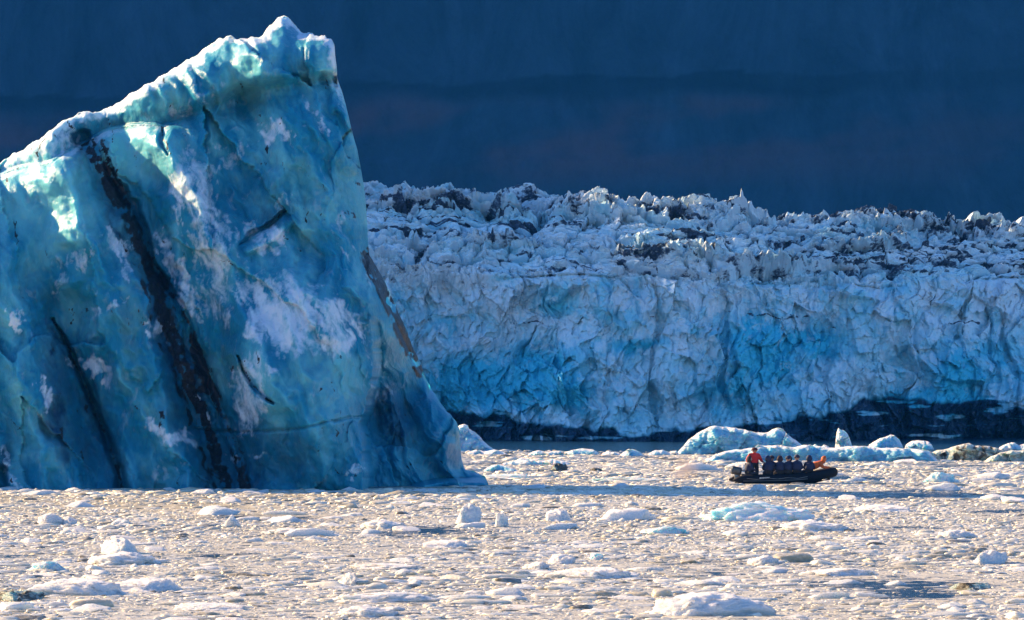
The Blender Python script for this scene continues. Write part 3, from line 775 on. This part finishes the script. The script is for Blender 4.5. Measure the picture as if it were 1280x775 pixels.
FLOES = [
    # px, py(base), half width px, height px, kind, label
    (955, 652, 72, 25, 'blue', 'large long floe with wet pale blue flanks in front of the boat'),
    (1020, 664, 46, 14, 'soft', 'soft white floe touching the right end of the large blue flanked floe'),
    (582, 655, 19, 26, 'sharp', 'upright white ice chunk standing tall in the middle of the brash'),
    (626, 659, 12, 19, 'sharp', 'smaller upright white chunk right of the tall one'),
    (288, 659, 15, 16, 'sharp', 'angular blue grey ice block tilted like a wedge on the left'),
    (60, 656, 17, 14, 'soft', 'rounded white boulder of ice with a soft blue shade on the far left'),
    (84, 656, 12, 10, 'soft', 'small pale knob right of the rounded white boulder'),
    (150, 693, 27, 20, 'sharp', 'peaked white hummock above the wide scalloped floe'),
    (150, 706, 48, 16, 'soft', 'wide scalloped floe with blue shade along its front'),
    (60, 714, 28, 12, 'blue', 'low blue shaded floe left of the scalloped one'),
    (95, 745, 62, 20, 'soft', 'broad smooth pale mound low on the left'),
    (22, 752, 30, 14, 'dirty', 'brownish silty lump of ice at the lower left'),
    (185, 740, 50, 16, 'soft', 'long smooth ice mound right of the broad pale one'),
    (438, 731, 13, 16, 'sharp', 'small pointed ice pyramid with a shaded face'),
    (482, 712, 50, 7, 'slab', 'long flat blue shaded slab lying behind the small pyramid'),
    (490, 754, 88, 12, 'slab', 'very long thin white slab low in the foreground'),
    (460, 771, 40, 14, 'soft', 'white rubble lump in front of the long thin slab'),
    (885, 771, 78, 28, 'soft', 'big rounded white floe at the bottom edge'),
    (700, 705, 22, 12, 'soft', 'pale dome with blue underside in the middle foreground'),
    (744, 700, 12, 8, 'blue', 'little violet shaded dome beside the pale one'),
    (670, 712, 18, 10, 'soft', 'flat white piece left of the pale dome'),
    (745, 724, 55, 13, 'soft', 'wide low floe of grey white ice in the middle foreground'),
    (830, 668, 32, 10, 'blue', 'shaded oval floe left of the large blue flanked one'),
    (700, 652, 20, 16, 'soft', 'round weathered chunk on the left of the dark lead'),
    (480, 661, 30, 12, 'soft', 'mound of white ice left of the tall upright chunk'),
    (790, 632, 12, 6, 'sharp', 'tiny white floe inside the dark lead of water'),
    (1175, 603, 25, 13, 'blue', 'blue shaded floe with a rounded knob right of the boat'),
    (1196, 674, 26, 11, 'soft', 'smooth pale floe on the right of the field'),
    (1235, 706, 26, 18, 'sharp', 'cluster of pointed white ice on the lower right'),
    (1215, 738, 34, 9, 'dirty', 'dark silt covered ice lump at the lower right'),
    (1100, 640, 45, 8, 'soft', 'long low white floe right of the large blue flanked one'),
    (955, 706, 22, 12, 'soft', 'white floe below the large blue flanked one'),
    (948, 615, 14, 10, 'sharp', 'white rubble heap in front of the boat stern'),
    (640, 598, 40, 5, 'blue', 'thin dark blue slab beside the foot of the great iceberg'),
    (790, 602, 55, 5, 'blue', 'long blue slab in the water left of the boat'),
    (696, 589, 14, 10, 'black', 'black dirt laden ice lump in the water left of the boat'),
    (744, 589, 11, 4, 'black', 'flat dark sliver right of the black ice lump'),
    (930, 586, 20, 8, 'soft', 'white floe behind the stern of the boat'),
    (250, 764, 60, 8, 'slab', 'wide grey slab at the lower left edge'),
    (560, 685, 36, 9, 'soft', 'low grey floe right of the middle of the field'),
    (360, 668, 30, 8, 'soft', 'low weathered floe left of the middle of the field'),
    (1050, 720, 50, 9, 'slab', 'flat pale slab right of centre in the foreground'),
]


def build_chunks():
    kinds = {}
    for nm, sharp, flat, frost, dirt, mat in (('soft', .15, .62, .8, 0, M_CHUNK), ('sharp', 1.0, .95, .65, 0, M_CHUNK), ('slab', .5, .45, .75, 0, M_CHUNK), ('blue', .5, .6, .55, 0, M_SMALLBERG),
                                              ('dirty', .4, .6, .35, .6, M_DIRTYBERG), ('black', .8, .8, 0, 1.0, M_DIRTYBERG)):
        kinds[nm] = [chunk_mesh('ice_chunk', 100 + i * 7 + len(nm) * 31, sharp, flat, 5, mat, frost, dirt) for i in range(3)]
    cnt = {}
    taken = []
    for px, py, hw, hp, kd, lab in FLOES:
        i = cnt.get(kd, 0); cnt[kd] = i + 1
        me = kinds[kd][i % 3]
        d = dist(py); sc = F / d
        co = np.empty(len(me.vertices) * 3, np.float32); me.vertices.foreach_get('co', co); zt = co.reshape(-1, 3)[:, 2].max()
        o = link('ice_floe' if kd in ('slab', 'soft', 'blue') else 'ice_chunk', me)
        w = hw / sc; dep = min(w, 1.1 + w * .35) + .3
        o.location = ((px - 640) / F * d, d + dep * .8, 0)
        o.scale = (w * 1.05, dep, hp / sc / zt)
        o.rotation_euler = (0, 0, random.uniform(-.25, .25))
        if i % 2: o.scale[0] *= -1
        tag(o, lab, 'ice floe' if kd != 'sharp' else 'ice chunk')
        taken.append((o.location.x, o.location.y, w, dep))
    # the many middling ones, nothing in the picture tells them apart
    mid = [chunk_mesh('ice_chunk', 300 + i * 11, RNG.uniform(.2, 1), RNG.uniform(.5, .9), 4, M_CHUNK, RNG.uniform(.4, .9), 0) for i in range(12)]
    for q in range(34):
        row = random.uniform(612.5, 615.5); d = dist(row); x = -29 + q * .82 + random.uniform(-.5, .5); x = min(x, -1.0)
        o = link('brash_chunk', random.choice(mid)); s = random.choice((.14, .2, .3, .42)) * random.uniform(.8, 1.2)
        o.location = (x, d, 0); o.scale = (s * random.uniform(1.2, 2.6), s * 1.2, s * random.uniform(.6, 1.1)); o.rotation_euler = (0, 0, random.uniform(-.5, .5))
        tag(o, 'small broken ice piece washing against the waterline of the great iceberg', 'ice chunk', 'ice pieces along the iceberg waterline')
    n = 0
    while n < 175:
        row = random.uniform(575, 800); d = dist(row); x = random.uniform(-.098, .098) * d
        if row < 616 and x < -2: continue
        if any(abs(x - a) < w + .6 and abs(d - b) < dp + 1.5 for a, b, w, dp in taken): continue
        o = link('brash_chunk', random.choice(mid))
        s = random.uniform(.22, .5) * random.choice((1, 1, 1.5)); s *= 1 + .5 * (d > 230)
        o.location = (x, d, 0); o.scale = (s * random.uniform(1.0, 2.0), s * random.uniform(1, 1.8), s * random.uniform(.35, .75)); o.rotation_euler = (0, 0, random.uniform(0, 6.28))
        tag(o, 'small weathered chunk of brash ice lying in the floating ice field', 'ice chunk', 'brash ice chunks')
        taken.append((x, d, s, s)); n += 1


def build_brash():
    """the crushed ice between the floes: far too many pieces to count"""
    Vs, Ts, Tone = [], [], []
    off = 0

    def scatter(n, sub, d0, d1, rmin, rmax, p, flat, seed, hmul=1.0):
        nonlocal off
        V0, T0 = ico(sub)
        protos = [chunk_shape(V0, seed + k, RNG.uniform(.4, 1.6), RNG.uniform(*flat)) for k in range(14)]
        u = RNG.uniform(0, 1, n); d = np.sqrt(d0 * d0 + u * (d1 * d1 - d0 * d0))
        x = RNG.uniform(-.108, .108, n) * d
        # leads of open water
        lead = lead_noise(x, d)
        keep = lead > -.57 + .25 * RNG.uniform(-1, 1, n)
        far_edge = 431 + 7 * fbm(x * .05, x * 0 + 2.2, o=3)
        keep &= d < far_edge + RNG.normal(0, 3, n)
        keep &= ~((d > 316) & (d < 335) & (x < -3.5))
        # clear of the boat
        keep &= ~((np.abs(x - 15.6) < 3.6) & (np.abs(d - 329.5) < 3.4))
        x, d, lead = x[keep], d[keep], lead[keep]
        m = len(x)
        r = (rmin ** -p + RNG.uniform(0, 1, m) * (rmax ** -p - rmin ** -p)) ** (-1 / p)
        r *= np.clip(.8 + .5 * lead, .5, 1.4)
        ang = RNG.uniform(0, 6.283, m); k = RNG.integers(0, 14, m)
        sx = r * RNG.uniform(1.0, 3.0, m); sy = r * RNG.uniform(.8, 1.6, m); sz = r * RNG.uniform(.25, .85, m) * hmul
        ang = RNG.normal(0, .35, m) + math.pi * (RNG.uniform(0, 1, m) < .5)
        tone = np.clip(RNG.beta(2.5, 1.35, m) * np.clip(.75 + .5 * fbm(x * .25, d * .1, o=3, s=93), .3, 1.2), 0, 1)
        tone = np.where(RNG.uniform(0, 1, m) < .06, .05, tone)
        nv = len(V0)
        for kk in range(14):
            s_ = np.where(k == kk)[0]
            if len(s_) == 0: continue
            P = protos[kk][None] * np.stack([sx[s_], sy[s_], sz[s_]], -1)[:, None]
            c, sn = np.cos(ang[s_])[:, None], np.sin(ang[s_])[:, None]
            Q = np.stack([P[..., 0] * c - P[..., 1] * sn + x[s_][:, None], P[..., 0] * sn + P[..., 1] * c + d[s_][:, None], P[..., 2]], -1)
            Vs.append(Q.reshape(-1, 3))
            Ts.append((T0[None] + (off + np.arange(len(s_)) * nv)[:, None, None]).reshape(-1, 3))
            Tone.append(np.repeat(tone[s_], nv))
            off += len(s_) * nv
    scatter(2600, 3, 150, 215, .12, .50, 1.8, (.5, 1.0), 500)
    scatter(6500, 2, 150, 260, .08, .24, 1.4, (.5, 1.2), 540, 1.15)
    scatter(80000, 1, 150, 275, .025, .11, 1.0, (.6, 1.2), 560, 1.0)
    scatter(11000, 2, 205, 330, .10, .42, 1.8, (.5, 1.0), 580, .9)
    scatter(42000, 1, 230, 465, .06, .24, 1.1, (.6, 1.2), 600, 1.2)
    scatter(14000, 1, 300, 465, .14, .65, 1.5, (.5, 1.0), 620, .9)
    me = np_mesh('brash_ice', np.concatenate(Vs), None, {'tone': np.concatenate(Tone)}, T=np.concatenate(Ts))
    o = link('brash_ice', me, M_BRASH)
    tag(o, 'crushed brash ice covering the water in front of the iceberg and glacier', 'brash ice', kind='stuff')


# ------------------------------------------------------------------ boat and people
M_RUBBER = plain('black_rubber', (.010, .012, .018), .8, .2, 12, **{'Specular IOR Level': .2})
M_DECK = plain('deck_grey', (.09, .09, .095), .7)
M_COWL = plain('motor_cowling', (.03, .035, .045), .3, **{'Coat Weight': .4})
M_METAL = plain('motor_metal', (.22, .23, .24), .35, **{'Metallic': .7})
M_WHITE = plain('white_lettering', (.7, .7, .7), .6)
M_ROPE = plain('grab_rope', (.25, .25, .24), .8)
M_NAVY = plain('navy_parka', (.012, .02, .065), .75, .3)
M_RED = plain('red_parka', (.62, .018, .012), .7, .3)
M_ORANGE = plain('orange_parka', (.62, .13, .02), .7, .3)
M_DARK = plain('dark_trousers', (.015, .016, .022), .8, .3)
M_SKIN = plain('skin', (.45, .25, .18), .55)
M_HATDARK = plain('dark_hat', (.03, .015, .02), .85)
M_VEST = plain('lifejacket', (.10, .015, .02), .7)


def sweep(pts, rad, nseg=14, caps=True):
    bm = bmesh.new(); rings = []
    P = [Vector(p) for p in pts]
    for i, p in enumerate(P):
        t = (P[min(i + 1, len(P) - 1)] - P[max(i - 1, 0)]).normalized()
        up = Vector((0, 0, 1)) if abs(t.z) < .95 else Vector((1, 0, 0))
        a = t.cross(up).normalized(); b = a.cross(t).normalized()
        r = rad[i] if isinstance(rad, (list, tuple)) else rad
        rings.append([bm.verts.new(p + (a * math.cos(q) + b * math.sin(q)) * r) for q in (2 * math.pi * k / nseg for k in range(nseg))])
    for r0, r1 in zip(rings, rings[1:]):
        for k in range(nseg): bm.faces.new((r0[k], r0[(k + 1) % nseg], r1[(k + 1) % nseg], r1[k]))
    if caps:
        bm.faces.new(rings[0][::-1]); bm.faces.new(rings[-1])
    bmesh.ops.recalc_face_normals(bm, faces=bm.faces)
    return bm


def box(bm, c, s, rot=None):
    m = Matrix.Translation(c) @ (rot.to_4x4() if rot is not None else Matrix.Identity(4)) @ Matrix.Diagonal((*s, 1))
    return bmesh.ops.create_cube(bm, size=1, matrix=m)['verts']


def rounded_box(c, s, bev, rot=None):
    bm = bmesh.new(); box(bm, c, s, rot)
    bmesh.ops.bevel(bm, geom=list(bm.edges), offset=bev, segments=3, affect='EDGES', profile=.6)
    return bm


def build_boat():
    d = dist(604.5) + 1.0
    root = bpy.data.objects.new('inflatable_boat', None); COL.objects.link(root)
    root.location = ((979 - 640) / F * d, d, -.02); root.rotation_euler = (0, R(-1.0), R(7))
    tag(root, 'black inflatable boat with outboard motor carrying passengers through the brash ice', 'boat')
    # tube: stern cone, along one side, round the raised bow, back along the other side
    L, W, r = 2.75, .78, .25
    pts, rad = [], []
    side = [(-3.05, .27, .06), (-2.75, .30, .17), (-2.35, .31, .28), (-1.6, .28, .27), (-.6, .28, .27), (.4, .29, .27), (1.3, .36, .285), (1.9, .43, .28)]
    for x, z, q in side: pts.append((x, -W * (1 if x < .9 else 1 - .10 * (x - .9)), z)); rad.append(q)
    for k in range(1, 10):
        a = -math.pi / 2 + math.pi * k / 10
        pts.append((1.95 + 1.0 * math.cos(a), .66 * math.sin(a), .44 + .17 * math.cos(a))); rad.append(.28)
    for x, z, q in side[::-1]: pts.append((x, W * (1 if x < .9 else 1 - .10 * (x - .9)), z)); rad.append(q)
    bm_obj('buoyancy_tube', sweep(pts, rad, 18), M_RUBBER, root)
    # keel hull under the floor
    bm = bmesh.new()
    rows = [(-2.35, .62, -.14), (-1, .62, -.16), (.5, .6, -.16), (1.6, .5, -.08), (2.4, .28, .12), (2.75, .05, .3)]
    rr = [[bm.verts.new((x, -w, .16 + .0 * z)), bm.verts.new((x, 0, z)), bm.verts.new((x, w, .16))] for x, w, z in rows]
    for a, b in zip(rr, rr[1:]):
        for k in (0, 1): bm.faces.new((a[k], a[k + 1], b[k + 1], b[k]))
    bm.faces.new(rr[0]); bm_obj('keel', bm, M_RUBBER, root)
    bm_obj('deck', rounded_box((-.2, 0, .2), (4.4, 1.2, .05), .02), M_DECK, root)
    bm_obj('transom', rounded_box((-2.38, 0, .34), (.08, 1.16, .56), .02), M_DECK, root)
    ln = [(x, -W - .265, z) for x, z in ((-2.3, .36), (-1.7, .30), (-1.1, .36), (-.5, .30), (.1, .36), (.7, .31), (1.25, .40))]
    bm_obj('grab_line', sweep(ln, .014, 6), M_ROPE, root)
    ln = [(x, W + .265, z) for x, z in ((-2.3, .36), (-1.7, .30), (-1.1, .36), (-.5, .30), (.1, .36), (.7, .31), (1.25, .40))]
    bm_obj('grab_line', sweep(ln, .014, 6), M_ROPE, root)
    # rubbing strake and the small white marking near the stern
    st = [(x, -W - .272, z) for x, z in ((-2.5, .22), (-1.6, .21), (-.6, .21), (.4, .22), (1.25, .27))]
    bm_obj('rubbing_strake', sweep(st, .03, 8), M_DECK, root)
    bm = bmesh.new()
    for k, (w, h) in enumerate(((.06, .08), (.05, .06), (.07, .07), (.04, .06), (.06, .07), (.05, .06), (.06, .06))):
        box(bm, (-1.52 + k * .085, -W - .273 + .002 * (k % 2), .37 + .004 * k), (w, .012, h))
    bm_obj('side_lettering', bm, M_WHITE, root, False)
    # outboard: an object of its own part tree
    mot = bm_obj('outboard_motor', rounded_box((-2.72, 0, .30), (.26, .2, .7), .05), M_METAL, root)
    bm = rounded_box((-2.74, 0, .80), (.62, .42, .48), .14, Matrix.Rotation(R(12), 3, 'Y'))
    bm_obj('cowling', bm, M_COWL, mot)
    bm_obj('tiller', sweep([(-2.45, .0, .78), (-2.1, .08, .84), (-1.85, .12, .86)], .025, 8), M_COWL, mot)
    bm = bmesh.new(); box(bm, (-2.78, 0, -.25), (.16, .07, .5)); box(bm, (-2.84, 0, -.12), (.45, .22, .02)); bm_obj('drive_leg', bm, M_METAL, mot)
    bm = bmesh.new()
    for k in range(3):
        rot = Matrix.Rotation(k * 2.094, 3, 'X') @ Matrix.Rotation(.5, 3, 'Z')
        box(bm, Vector((-2.93, 0, -.42)) + rot @ Vector((0, 0, .1)), (.015, .09, .18), rot)
    bm_obj('propeller', bm, M_METAL, mot)
    bm_obj('fuel_tank', rounded_box((-2.05, .25, .36), (.4, .34, .26), .05), plain('fuel_tank_red', (.2, .03, .02), .5), root)
    return root


def skin_body(name, joints, edges, mats_of, root_i=0, levels=2):
    """one continuous body grown over a skeleton; joints: (co, (rx, ry), slot)"""
    me = bpy.data.meshes.new(name)
    me.from_pydata([j[0] for j in joints], edges, [])
    o = bpy.data.objects.new(name, me); COL.objects.link(o)
    sk = o.modifiers.new('skin', 'SKIN'); sk.use_smooth_shade = True
    ss = o.modifiers.new('sub', 'SUBSURF'); ss.levels = ss.render_levels = levels
    lay = me.skin_vertices[0].data
    for i, j in enumerate(joints):
        lay[i].radius = j[1]; lay[i].use_root = (i == root_i)
    dg = bpy.context.evaluated_depsgraph_get()
    ev = o.evaluated_get(dg); nm = bpy.data.meshes.new_from_object(ev)
    o.modifiers.clear(); o.data = nm; bpy.data.meshes.remove(me)
    nm.name = name
    nm.materials.clear()
    for m in mats_of: nm.materials.append(m)
    J = np.array([j[0] for j in joints]); slots = [j[2] for j in joints]
    for p in nm.polygons:
        p.use_smooth = True
        dd = np.linalg.norm(J - np.array(p.center[:]), axis=1) - np.array([max(j[1]) for j in joints]) * .5
        p.material_index = slots[int(np.argmin(dd))]
    return o


def head_into(o, centre, face_dir, size=.115, slot=2):
    """a shaped head (brow, nose, chin, ears) joined into the body mesh so it stays one figure"""
    V, T = ico(3); P = V.copy()
    # local: +x is the face
    P[:, 0] *= .95; P[:, 1] *= .80; P[:, 2] *= 1.18
    nose = np.exp(-((V[:, 1] / .16) ** 2 + ((V[:, 2] + .05) / .2) ** 2)) * (V[:, 0] > 0); P[:, 0] += .2 * nose
    for s_ in (-1, 1):
        eye = np.exp(-(((V[:, 1] - .33 * s_) / .16) ** 2 + ((V[:, 2] - .12) / .13) ** 2)) * (V[:, 0] > 0); P[:, 0] -= .09 * eye
        ear = np.exp(-(((V[:, 0] + .05) / .18) ** 2 + (V[:, 2] / .25) ** 2)) * (V[:, 1] * s_ > .7); P[:, 1] += .16 * s_ * ear
    mouth = np.exp(-((V[:, 1] / .28) ** 2 + ((V[:, 2] + .45) / .07) ** 2)) * (V[:, 0] > 0); P[:, 0] -= .06 * mouth
    q = Vector((1, 0, 0)).rotation_difference(Vector(face_dir).normalized())
    bm = bmesh.new(); bm.from_mesh(o.data)
    vs = [bm.verts.new(Vector(centre) + q @ Vector(p * size)) for p in P]
    for t in T:
        f = bm.faces.new([vs[i] for i in t]); f.material_index = slot; f.smooth = True
    bm.to_mesh(o.data); bm.free()


def cap(name, centre, face_dir, mat, parent, size=.135, hood=False):
    V, T = ico(3); P = V.copy()
    q = Vector((1, 0, 0)).rotation_difference(Vector(face_dir).normalized())
    if hood:   # a hood open at the face, running down to the shoulders
        keep = V[:, 0] < .55; P[:, 2] = np.where(V[:, 2] > 0, V[:, 2] * 1.25 + .1, V[:, 2] * 1.5); P[:, 1] *= np.where(V[:, 2] < 0, 1.15, 1.0)
    else:
        keep = V[:, 2] > -.02 - .25 * (V[:, 0] < .2); P[:, 2] = V[:, 2] * 1.2 + .08
    bm = bmesh.new(); vs = [bm.verts.new(Vector(centre) + q @ Vector(p * size)) for p in P]
    for t in T:
        if keep[t].all(): bm.faces.new([vs[i] for i in t])
    bmesh.ops.delete(bm, geom=[v for v in bm.verts if not v.link_faces], context='VERTS')
    bmesh.ops.solidify(bm, geom=list(bm.faces), thickness=.012)
    return bm_obj(name, bm, mat, parent)


def vest(parent, low, high, w, dpt, mat):
    """padded lifejacket round the chest"""
    lo, hi = Vector(low), Vector(high); ax = (hi - lo)
    bm = bmesh.new(); rings = []
    for k in range(6):
        t = k / 5; c = lo + ax * t; s = (.92, 1.0, 1.04, 1.02, .96, .80)[k]
        rings.append([bm.verts.new(c + Vector((math.cos(a) * dpt * s, math.sin(a) * w * s, 0))) for a in (2 * math.pi * i / 16 for i in range(16))])
    for a, b in zip(rings, rings[1:]):
        for i in range(16): bm.faces.new((a[i], a[(i + 1) % 16], b[(i + 1) % 16], b[i]))
    bmesh.ops.recalc_face_normals(bm, faces=bm.faces)
    bmesh.ops.solidify(bm, geom=list(bm.faces), thickness=.02)
    return bm_obj('lifejacket', bm, mat, parent)


def fingers(joints, edges, wrist_i, pos, direc, slot):
    """palm, four curled fingers and a thumb"""
    d = Vector(direc).normalized(); s = d.cross(Vector((0, 0, 1))).normalized() if abs(d.z) < .9 else Vector((0, 1, 0)); n = s.cross(d)
    p = Vector(pos); joints.append((tuple(p + d * .05), (.034, .024), slot)); pi = len(joints) - 1; edges.append((wrist_i, pi))
    for k, ln in ((-.03, .07), (-.01, .08), (.01, .075), (.03, .06)):
        joints.append((tuple(p + d * (.06 + ln * .55) + s * k * 1.1), (.0095, .0095), slot)); a = len(joints) - 1; edges.append((pi, a))
        joints.append((tuple(p + d * (.06 + ln * .85) + s * k * 1.1 - n * .03), (.008, .008), slot)); edges.append((a, len(joints) - 1))
    joints.append((tuple(p + d * .05 + s * .045 - n * .01), (.011, .011), slot)); a = len(joints) - 1; edges.append((pi, a))
    joints.append((tuple(p + d * .085 + s * .055 - n * .025), (.009, .009), slot)); edges.append((a, len(joints) - 1))


def make_person(pose, jacket, label, loc, rz, hat, hood, boat, seed, vestmat=None):
    rg = random.Random(seed); j, e = [], []

    def J(co, r, slot, parent=None):
        j.append((co, r if isinstance(r, tuple) else (r, r), slot)); i = len(j) - 1
        if parent is not None: e.append((parent, i))
        return i
    hgt = rg.uniform(.98, 1.06); bulk = {'stand': 1.42, 'sit': 1.2, 'lean': 1.32}[pose]
    if pose == 'stand':
        pel = J((0, 0, .92), (.16, .135), 1); wa = J((.01, 0, 1.06), (.17, .135), 0, pel); ch = J((0, 0, 1.28), (.2, .15), 0, wa); nk = J((.02, 0, 1.47), .075, 0, ch); J((.03, 0, 1.53), .06, 2, nk)
        for s in (-1, 1):
            hp = J((0, s * .1, .86), .115, 1, pel); kn = J((.03, s * .12, .48), .085, 1, hp); an = J((-.02, s * .13, .10), .07, 1, kn); J((.12, s * .14, .045), (.055, .05), 1, an)
            sh = J((0, s * .2, 1.38), .095, 0, ch); el = J((-.08 if s < 0 else .05, s * .29, 1.12), .075, 0, sh); wr = J((-.02 if s < 0 else .25, s * .26, .92 if s < 0 else 1.0), .05, 0, el)
            fingers(j, e, wr, j[wr][0], (.1, 0, -1) if s < 0 else (1, 0, -.2), 3)
        hc, fd = (.04, 0, 1.615), (1, 0, -.05); vlo, vhi, vw, vd = (0, 0, 1.02), (.01, 0, 1.42), .225, .18
    elif pose == 'sit':
        ln = rg.uniform(-.04, .06)
        pel = J((0, 0, .12), (.17, .15), 1); wa = J((.02 + ln, 0, .28), (.175, .145), 0, pel); ch = J((.03 + ln, 0, .48), (.17, .15), 0, wa); nk = J((.06 + ln, 0, .68), .078, 0, ch); J((.07 + ln, 0, .74), .06, 2, nk)
        for s in (-1, 1):
            hp = J((.06, s * .11, .10), .12, 1, pel); kn = J((.46, s * .15, .12), .09, 1, hp); an = J((.42, s * .15, -.26), .07, 1, kn); J((.55, s * .15, -.31), (.055, .05), 1, an)
            sh = J((.03 + ln, s * .165, .55), .09, 0, ch); el = J((.10 + ln, s * .235, .32), .085, 0, sh); wr = J((.34, s * .15, .27), .05, 0, el)
            fingers(j, e, wr, j[wr][0], (1, -.3 * s, -.4), 3)
        hc, fd = (.08 + ln, 0, .83), (1, rg.uniform(-.5, .5), rg.uniform(-.15, .05)); vlo, vhi, vw, vd = (.03 + ln, 0, .22), (.05 + ln, 0, .58), .205, .18
    else:   # lying forward over the bow
        pel = J((0, 0, .12), (.21, .19), 0); wa = J((.16, 0, .26), (.25, .23), 0, pel); ch = J((.38, 0, .37), (.28, .25), 0, wa); nk = J((.52, 0, .47), .13, 0, ch); J((.57, 0, .52), .08, 2, nk)
        for s in (-1, 1):
            hp = J((-.05, s * .11, .14), .12, 1, pel); kn = J((-.32, s * .15, -.06), .09, 1, hp); an = J((-.62, s * .15, .0), .07, 1, kn); J((-.74, s * .15, -.05), (.055, .05), 1, an)
            sh = J((.42, s * .2, .36), .095, 0, ch); el = J((.58, s * .3, .18), .075, 0, sh); wr = J((.78, s * .22, .2), .05, 0, el)
            fingers(j, e, wr, j[wr][0], (1, -.2 * s, -.1), 3)
        hc, fd = (.60, 0, .62), (1, 0, -.1); vlo, vhi, vw, vd = None, None, 0, 0
    o = skin_body('person', j, e, [jacket, M_DARK, M_SKIN, M_HATDARK])
    head_into(o, hc, fd)
    bh = cap('hood' if hood else 'hat', hc, fd, hat, o, hood=hood)
    if vlo and vestmat: vest(o, vlo, vhi, vw, vd, vestmat)
    M = boat.matrix_basis
    w = M @ Vector(loc)
    o.location = w; o.rotation_euler = (0, 0, boat.rotation_euler.z + rz); o.scale = (hgt * bulk, hgt * bulk, hgt * 1.08)
    tag(o, label, 'person', 'people in the inflatable boat')


def build_people(boat):
    W = .78
    make_person('stand', M_RED, 'person in a red parka standing at the stern of the inflatable boat', (-1.72, -.1, .225), R(-70), plain('dark_red_hat', (.09, .012, .012), .8), False, boat, 1)
    make_person('sit', M_NAVY, 'dark clad person crouching by the outboard motor behind the red parka', (-2.2, -.5, .52), R(20), M_HATDARK, True, boat, 2, M_NAVY)
    seats = [(-.98, -W, -90, 'first navy clad passenger from the stern on the near side with back turned', M_NAVY), (-.55, W, 90, 'passenger seated on the far tube behind the first two navy passengers', M_HATDARK),
             (-.28, -W, -90, 'second navy clad passenger from the stern on the near side', M_HATDARK), (.18, -W, -90, 'navy passenger in the middle of the near side row', M_NAVY),
             (.46, W, 90, 'passenger on the far tube between the middle pair of navy passengers', M_NAVY), (.70, -W, -90, 'navy passenger on the near side right of the middle one', M_NAVY),
             (1.42, -W * .93, -90, 'navy hooded passenger sitting alone nearest the bow', M_NAVY)]
    for k, (x, y, a, lab, hm) in enumerate(seats):
        s = -1 if y < 0 else 1
        make_person('sit', M_NAVY, lab, (x, y * .93, .54), R(-a) + random.uniform(-.15, .15), hm, k % 2 == 0, boat, 10 + k, M_NAVY)
    make_person('lean', M_ORANGE, 'person in an orange parka leaning forward over the bow', (1.55, -.25, .70), R(-6), M_ORANGE, True, boat, 30)


# ------------------------------------------------------------------ air
def volume_material(name, col, dens, aniso=0.0, puff=False):
    k = NT(name)
    v = k.n('ShaderNodeVolumePrincipled')
    v.inputs['Color'].default_value = (*col, 1); v.inputs['Density'].default_value = dens; v.inputs['Anisotropy'].default_value = aniso
    if puff:
        f = k.tex(1.6, 4, .6); tc = k.n('ShaderNodeTexCoord'); ln = k.n('ShaderNodeVectorMath', operation='LENGTH'); k.l(tc.outputs['Object'], ln.inputs[0])
        e = k.math('SUBTRACT', 1.0, ln.outputs['Value'], True)
        k.l(k.math('MULTIPLY', k.math('MULTIPLY', e, dens * 3), k.ramp(f, (.35, 0.), (.65, 1.))), v.inputs['Density'])
    k.l(v.outputs[0], k.out.inputs['Volume'])
    return k.m


HAZE = True
def build_air():
    if HAZE:
        bm = bmesh.new(); bmesh.ops.create_cube(bm, size=1, matrix=Matrix.Translation((0, 600, 349)) @ Matrix.Diagonal((11000, 11000, 720, 1)))
        o = bm_obj('haze', bm, volume_material('haze', (.018, .29, 1.0), .000055), smooth=False)
        tag(o, kind='stuff')
    V, T = ico(3)
    d = dist(600) + 1
    me = np_mesh('exhaust_mist', V, None, {}, T=T)
    o = link('exhaust_mist', me, volume_material('exhaust_mist', (.9, .76, .72), .7, puff=True))
    o.location = ((856 - 640) / F * d, d, .55); o.scale = (1.0, .9, 1.05)
    tag(o, 'thin pinkish puff of exhaust mist trailing behind the boat', 'mist', kind='stuff')


# ------------------------------------------------------------------ light and camera
def build_light():
    w = bpy.data.worlds.new('World'); scene.world = w; w.use_nodes = True
    nt = w.node_tree; bg = nt.nodes['Background']
    sky = nt.nodes.new('ShaderNodeTexSky'); sky.sky_type = 'NISHITA'; sky.sun_disc = False
    sky.sun_elevation = EL; sky.sun_rotation = -AZ; sky.air_density = 1.0; sky.dust_density = .1; sky.ozone_density = 7.0
    nt.links.new(sky.outputs[0], bg.inputs[0]); bg.inputs[1].default_value = .078
    L = bpy.data.lights.new('sun', 'SUN'); L.energy = 4.7; L.angle = R(.5); L.color = (1.0, .68, .35)
    o = bpy.data.objects.new('sun', L); COL.objects.link(o); o.rotation_euler = SUN.to_track_quat('Z', 'Y').to_euler()


def build_camera():
    c = bpy.data.cameras.new('camera'); c.sensor_width = 36; c.lens = 36 * F / 1280; c.clip_start = 1; c.clip_end = 20000
    c.shift_y = (HZ - 387.5) / 1280
    o = bpy.data.objects.new('camera', c); COL.objects.link(o); o.location = (0, 0, CAMZ); o.rotation_euler = (R(90), 0, 0)
    scene.camera = o


import time as _t
boat = build_boat(); bpy.context.view_layer.update(); build_people(boat)
for _f in (build_water, build_mountains, build_shade_ridge, build_iceberg, build_glacier, build_bergs, build_chunks, build_brash):
    _a = _t.time(); _f(); print(_f.__name__, round(_t.time() - _a, 1))

build_air(); build_light(); build_camera()
scene.view_settings.view_transform = 'Standard'; scene.view_settings.look = 'None'
scene.view_settings.exposure = 1.6; scene.view_settings.gamma = 1.0
scene.cycles.use_denoising = True
scene.cycles.max_bounces = 8; scene.cycles.volume_bounces = 0
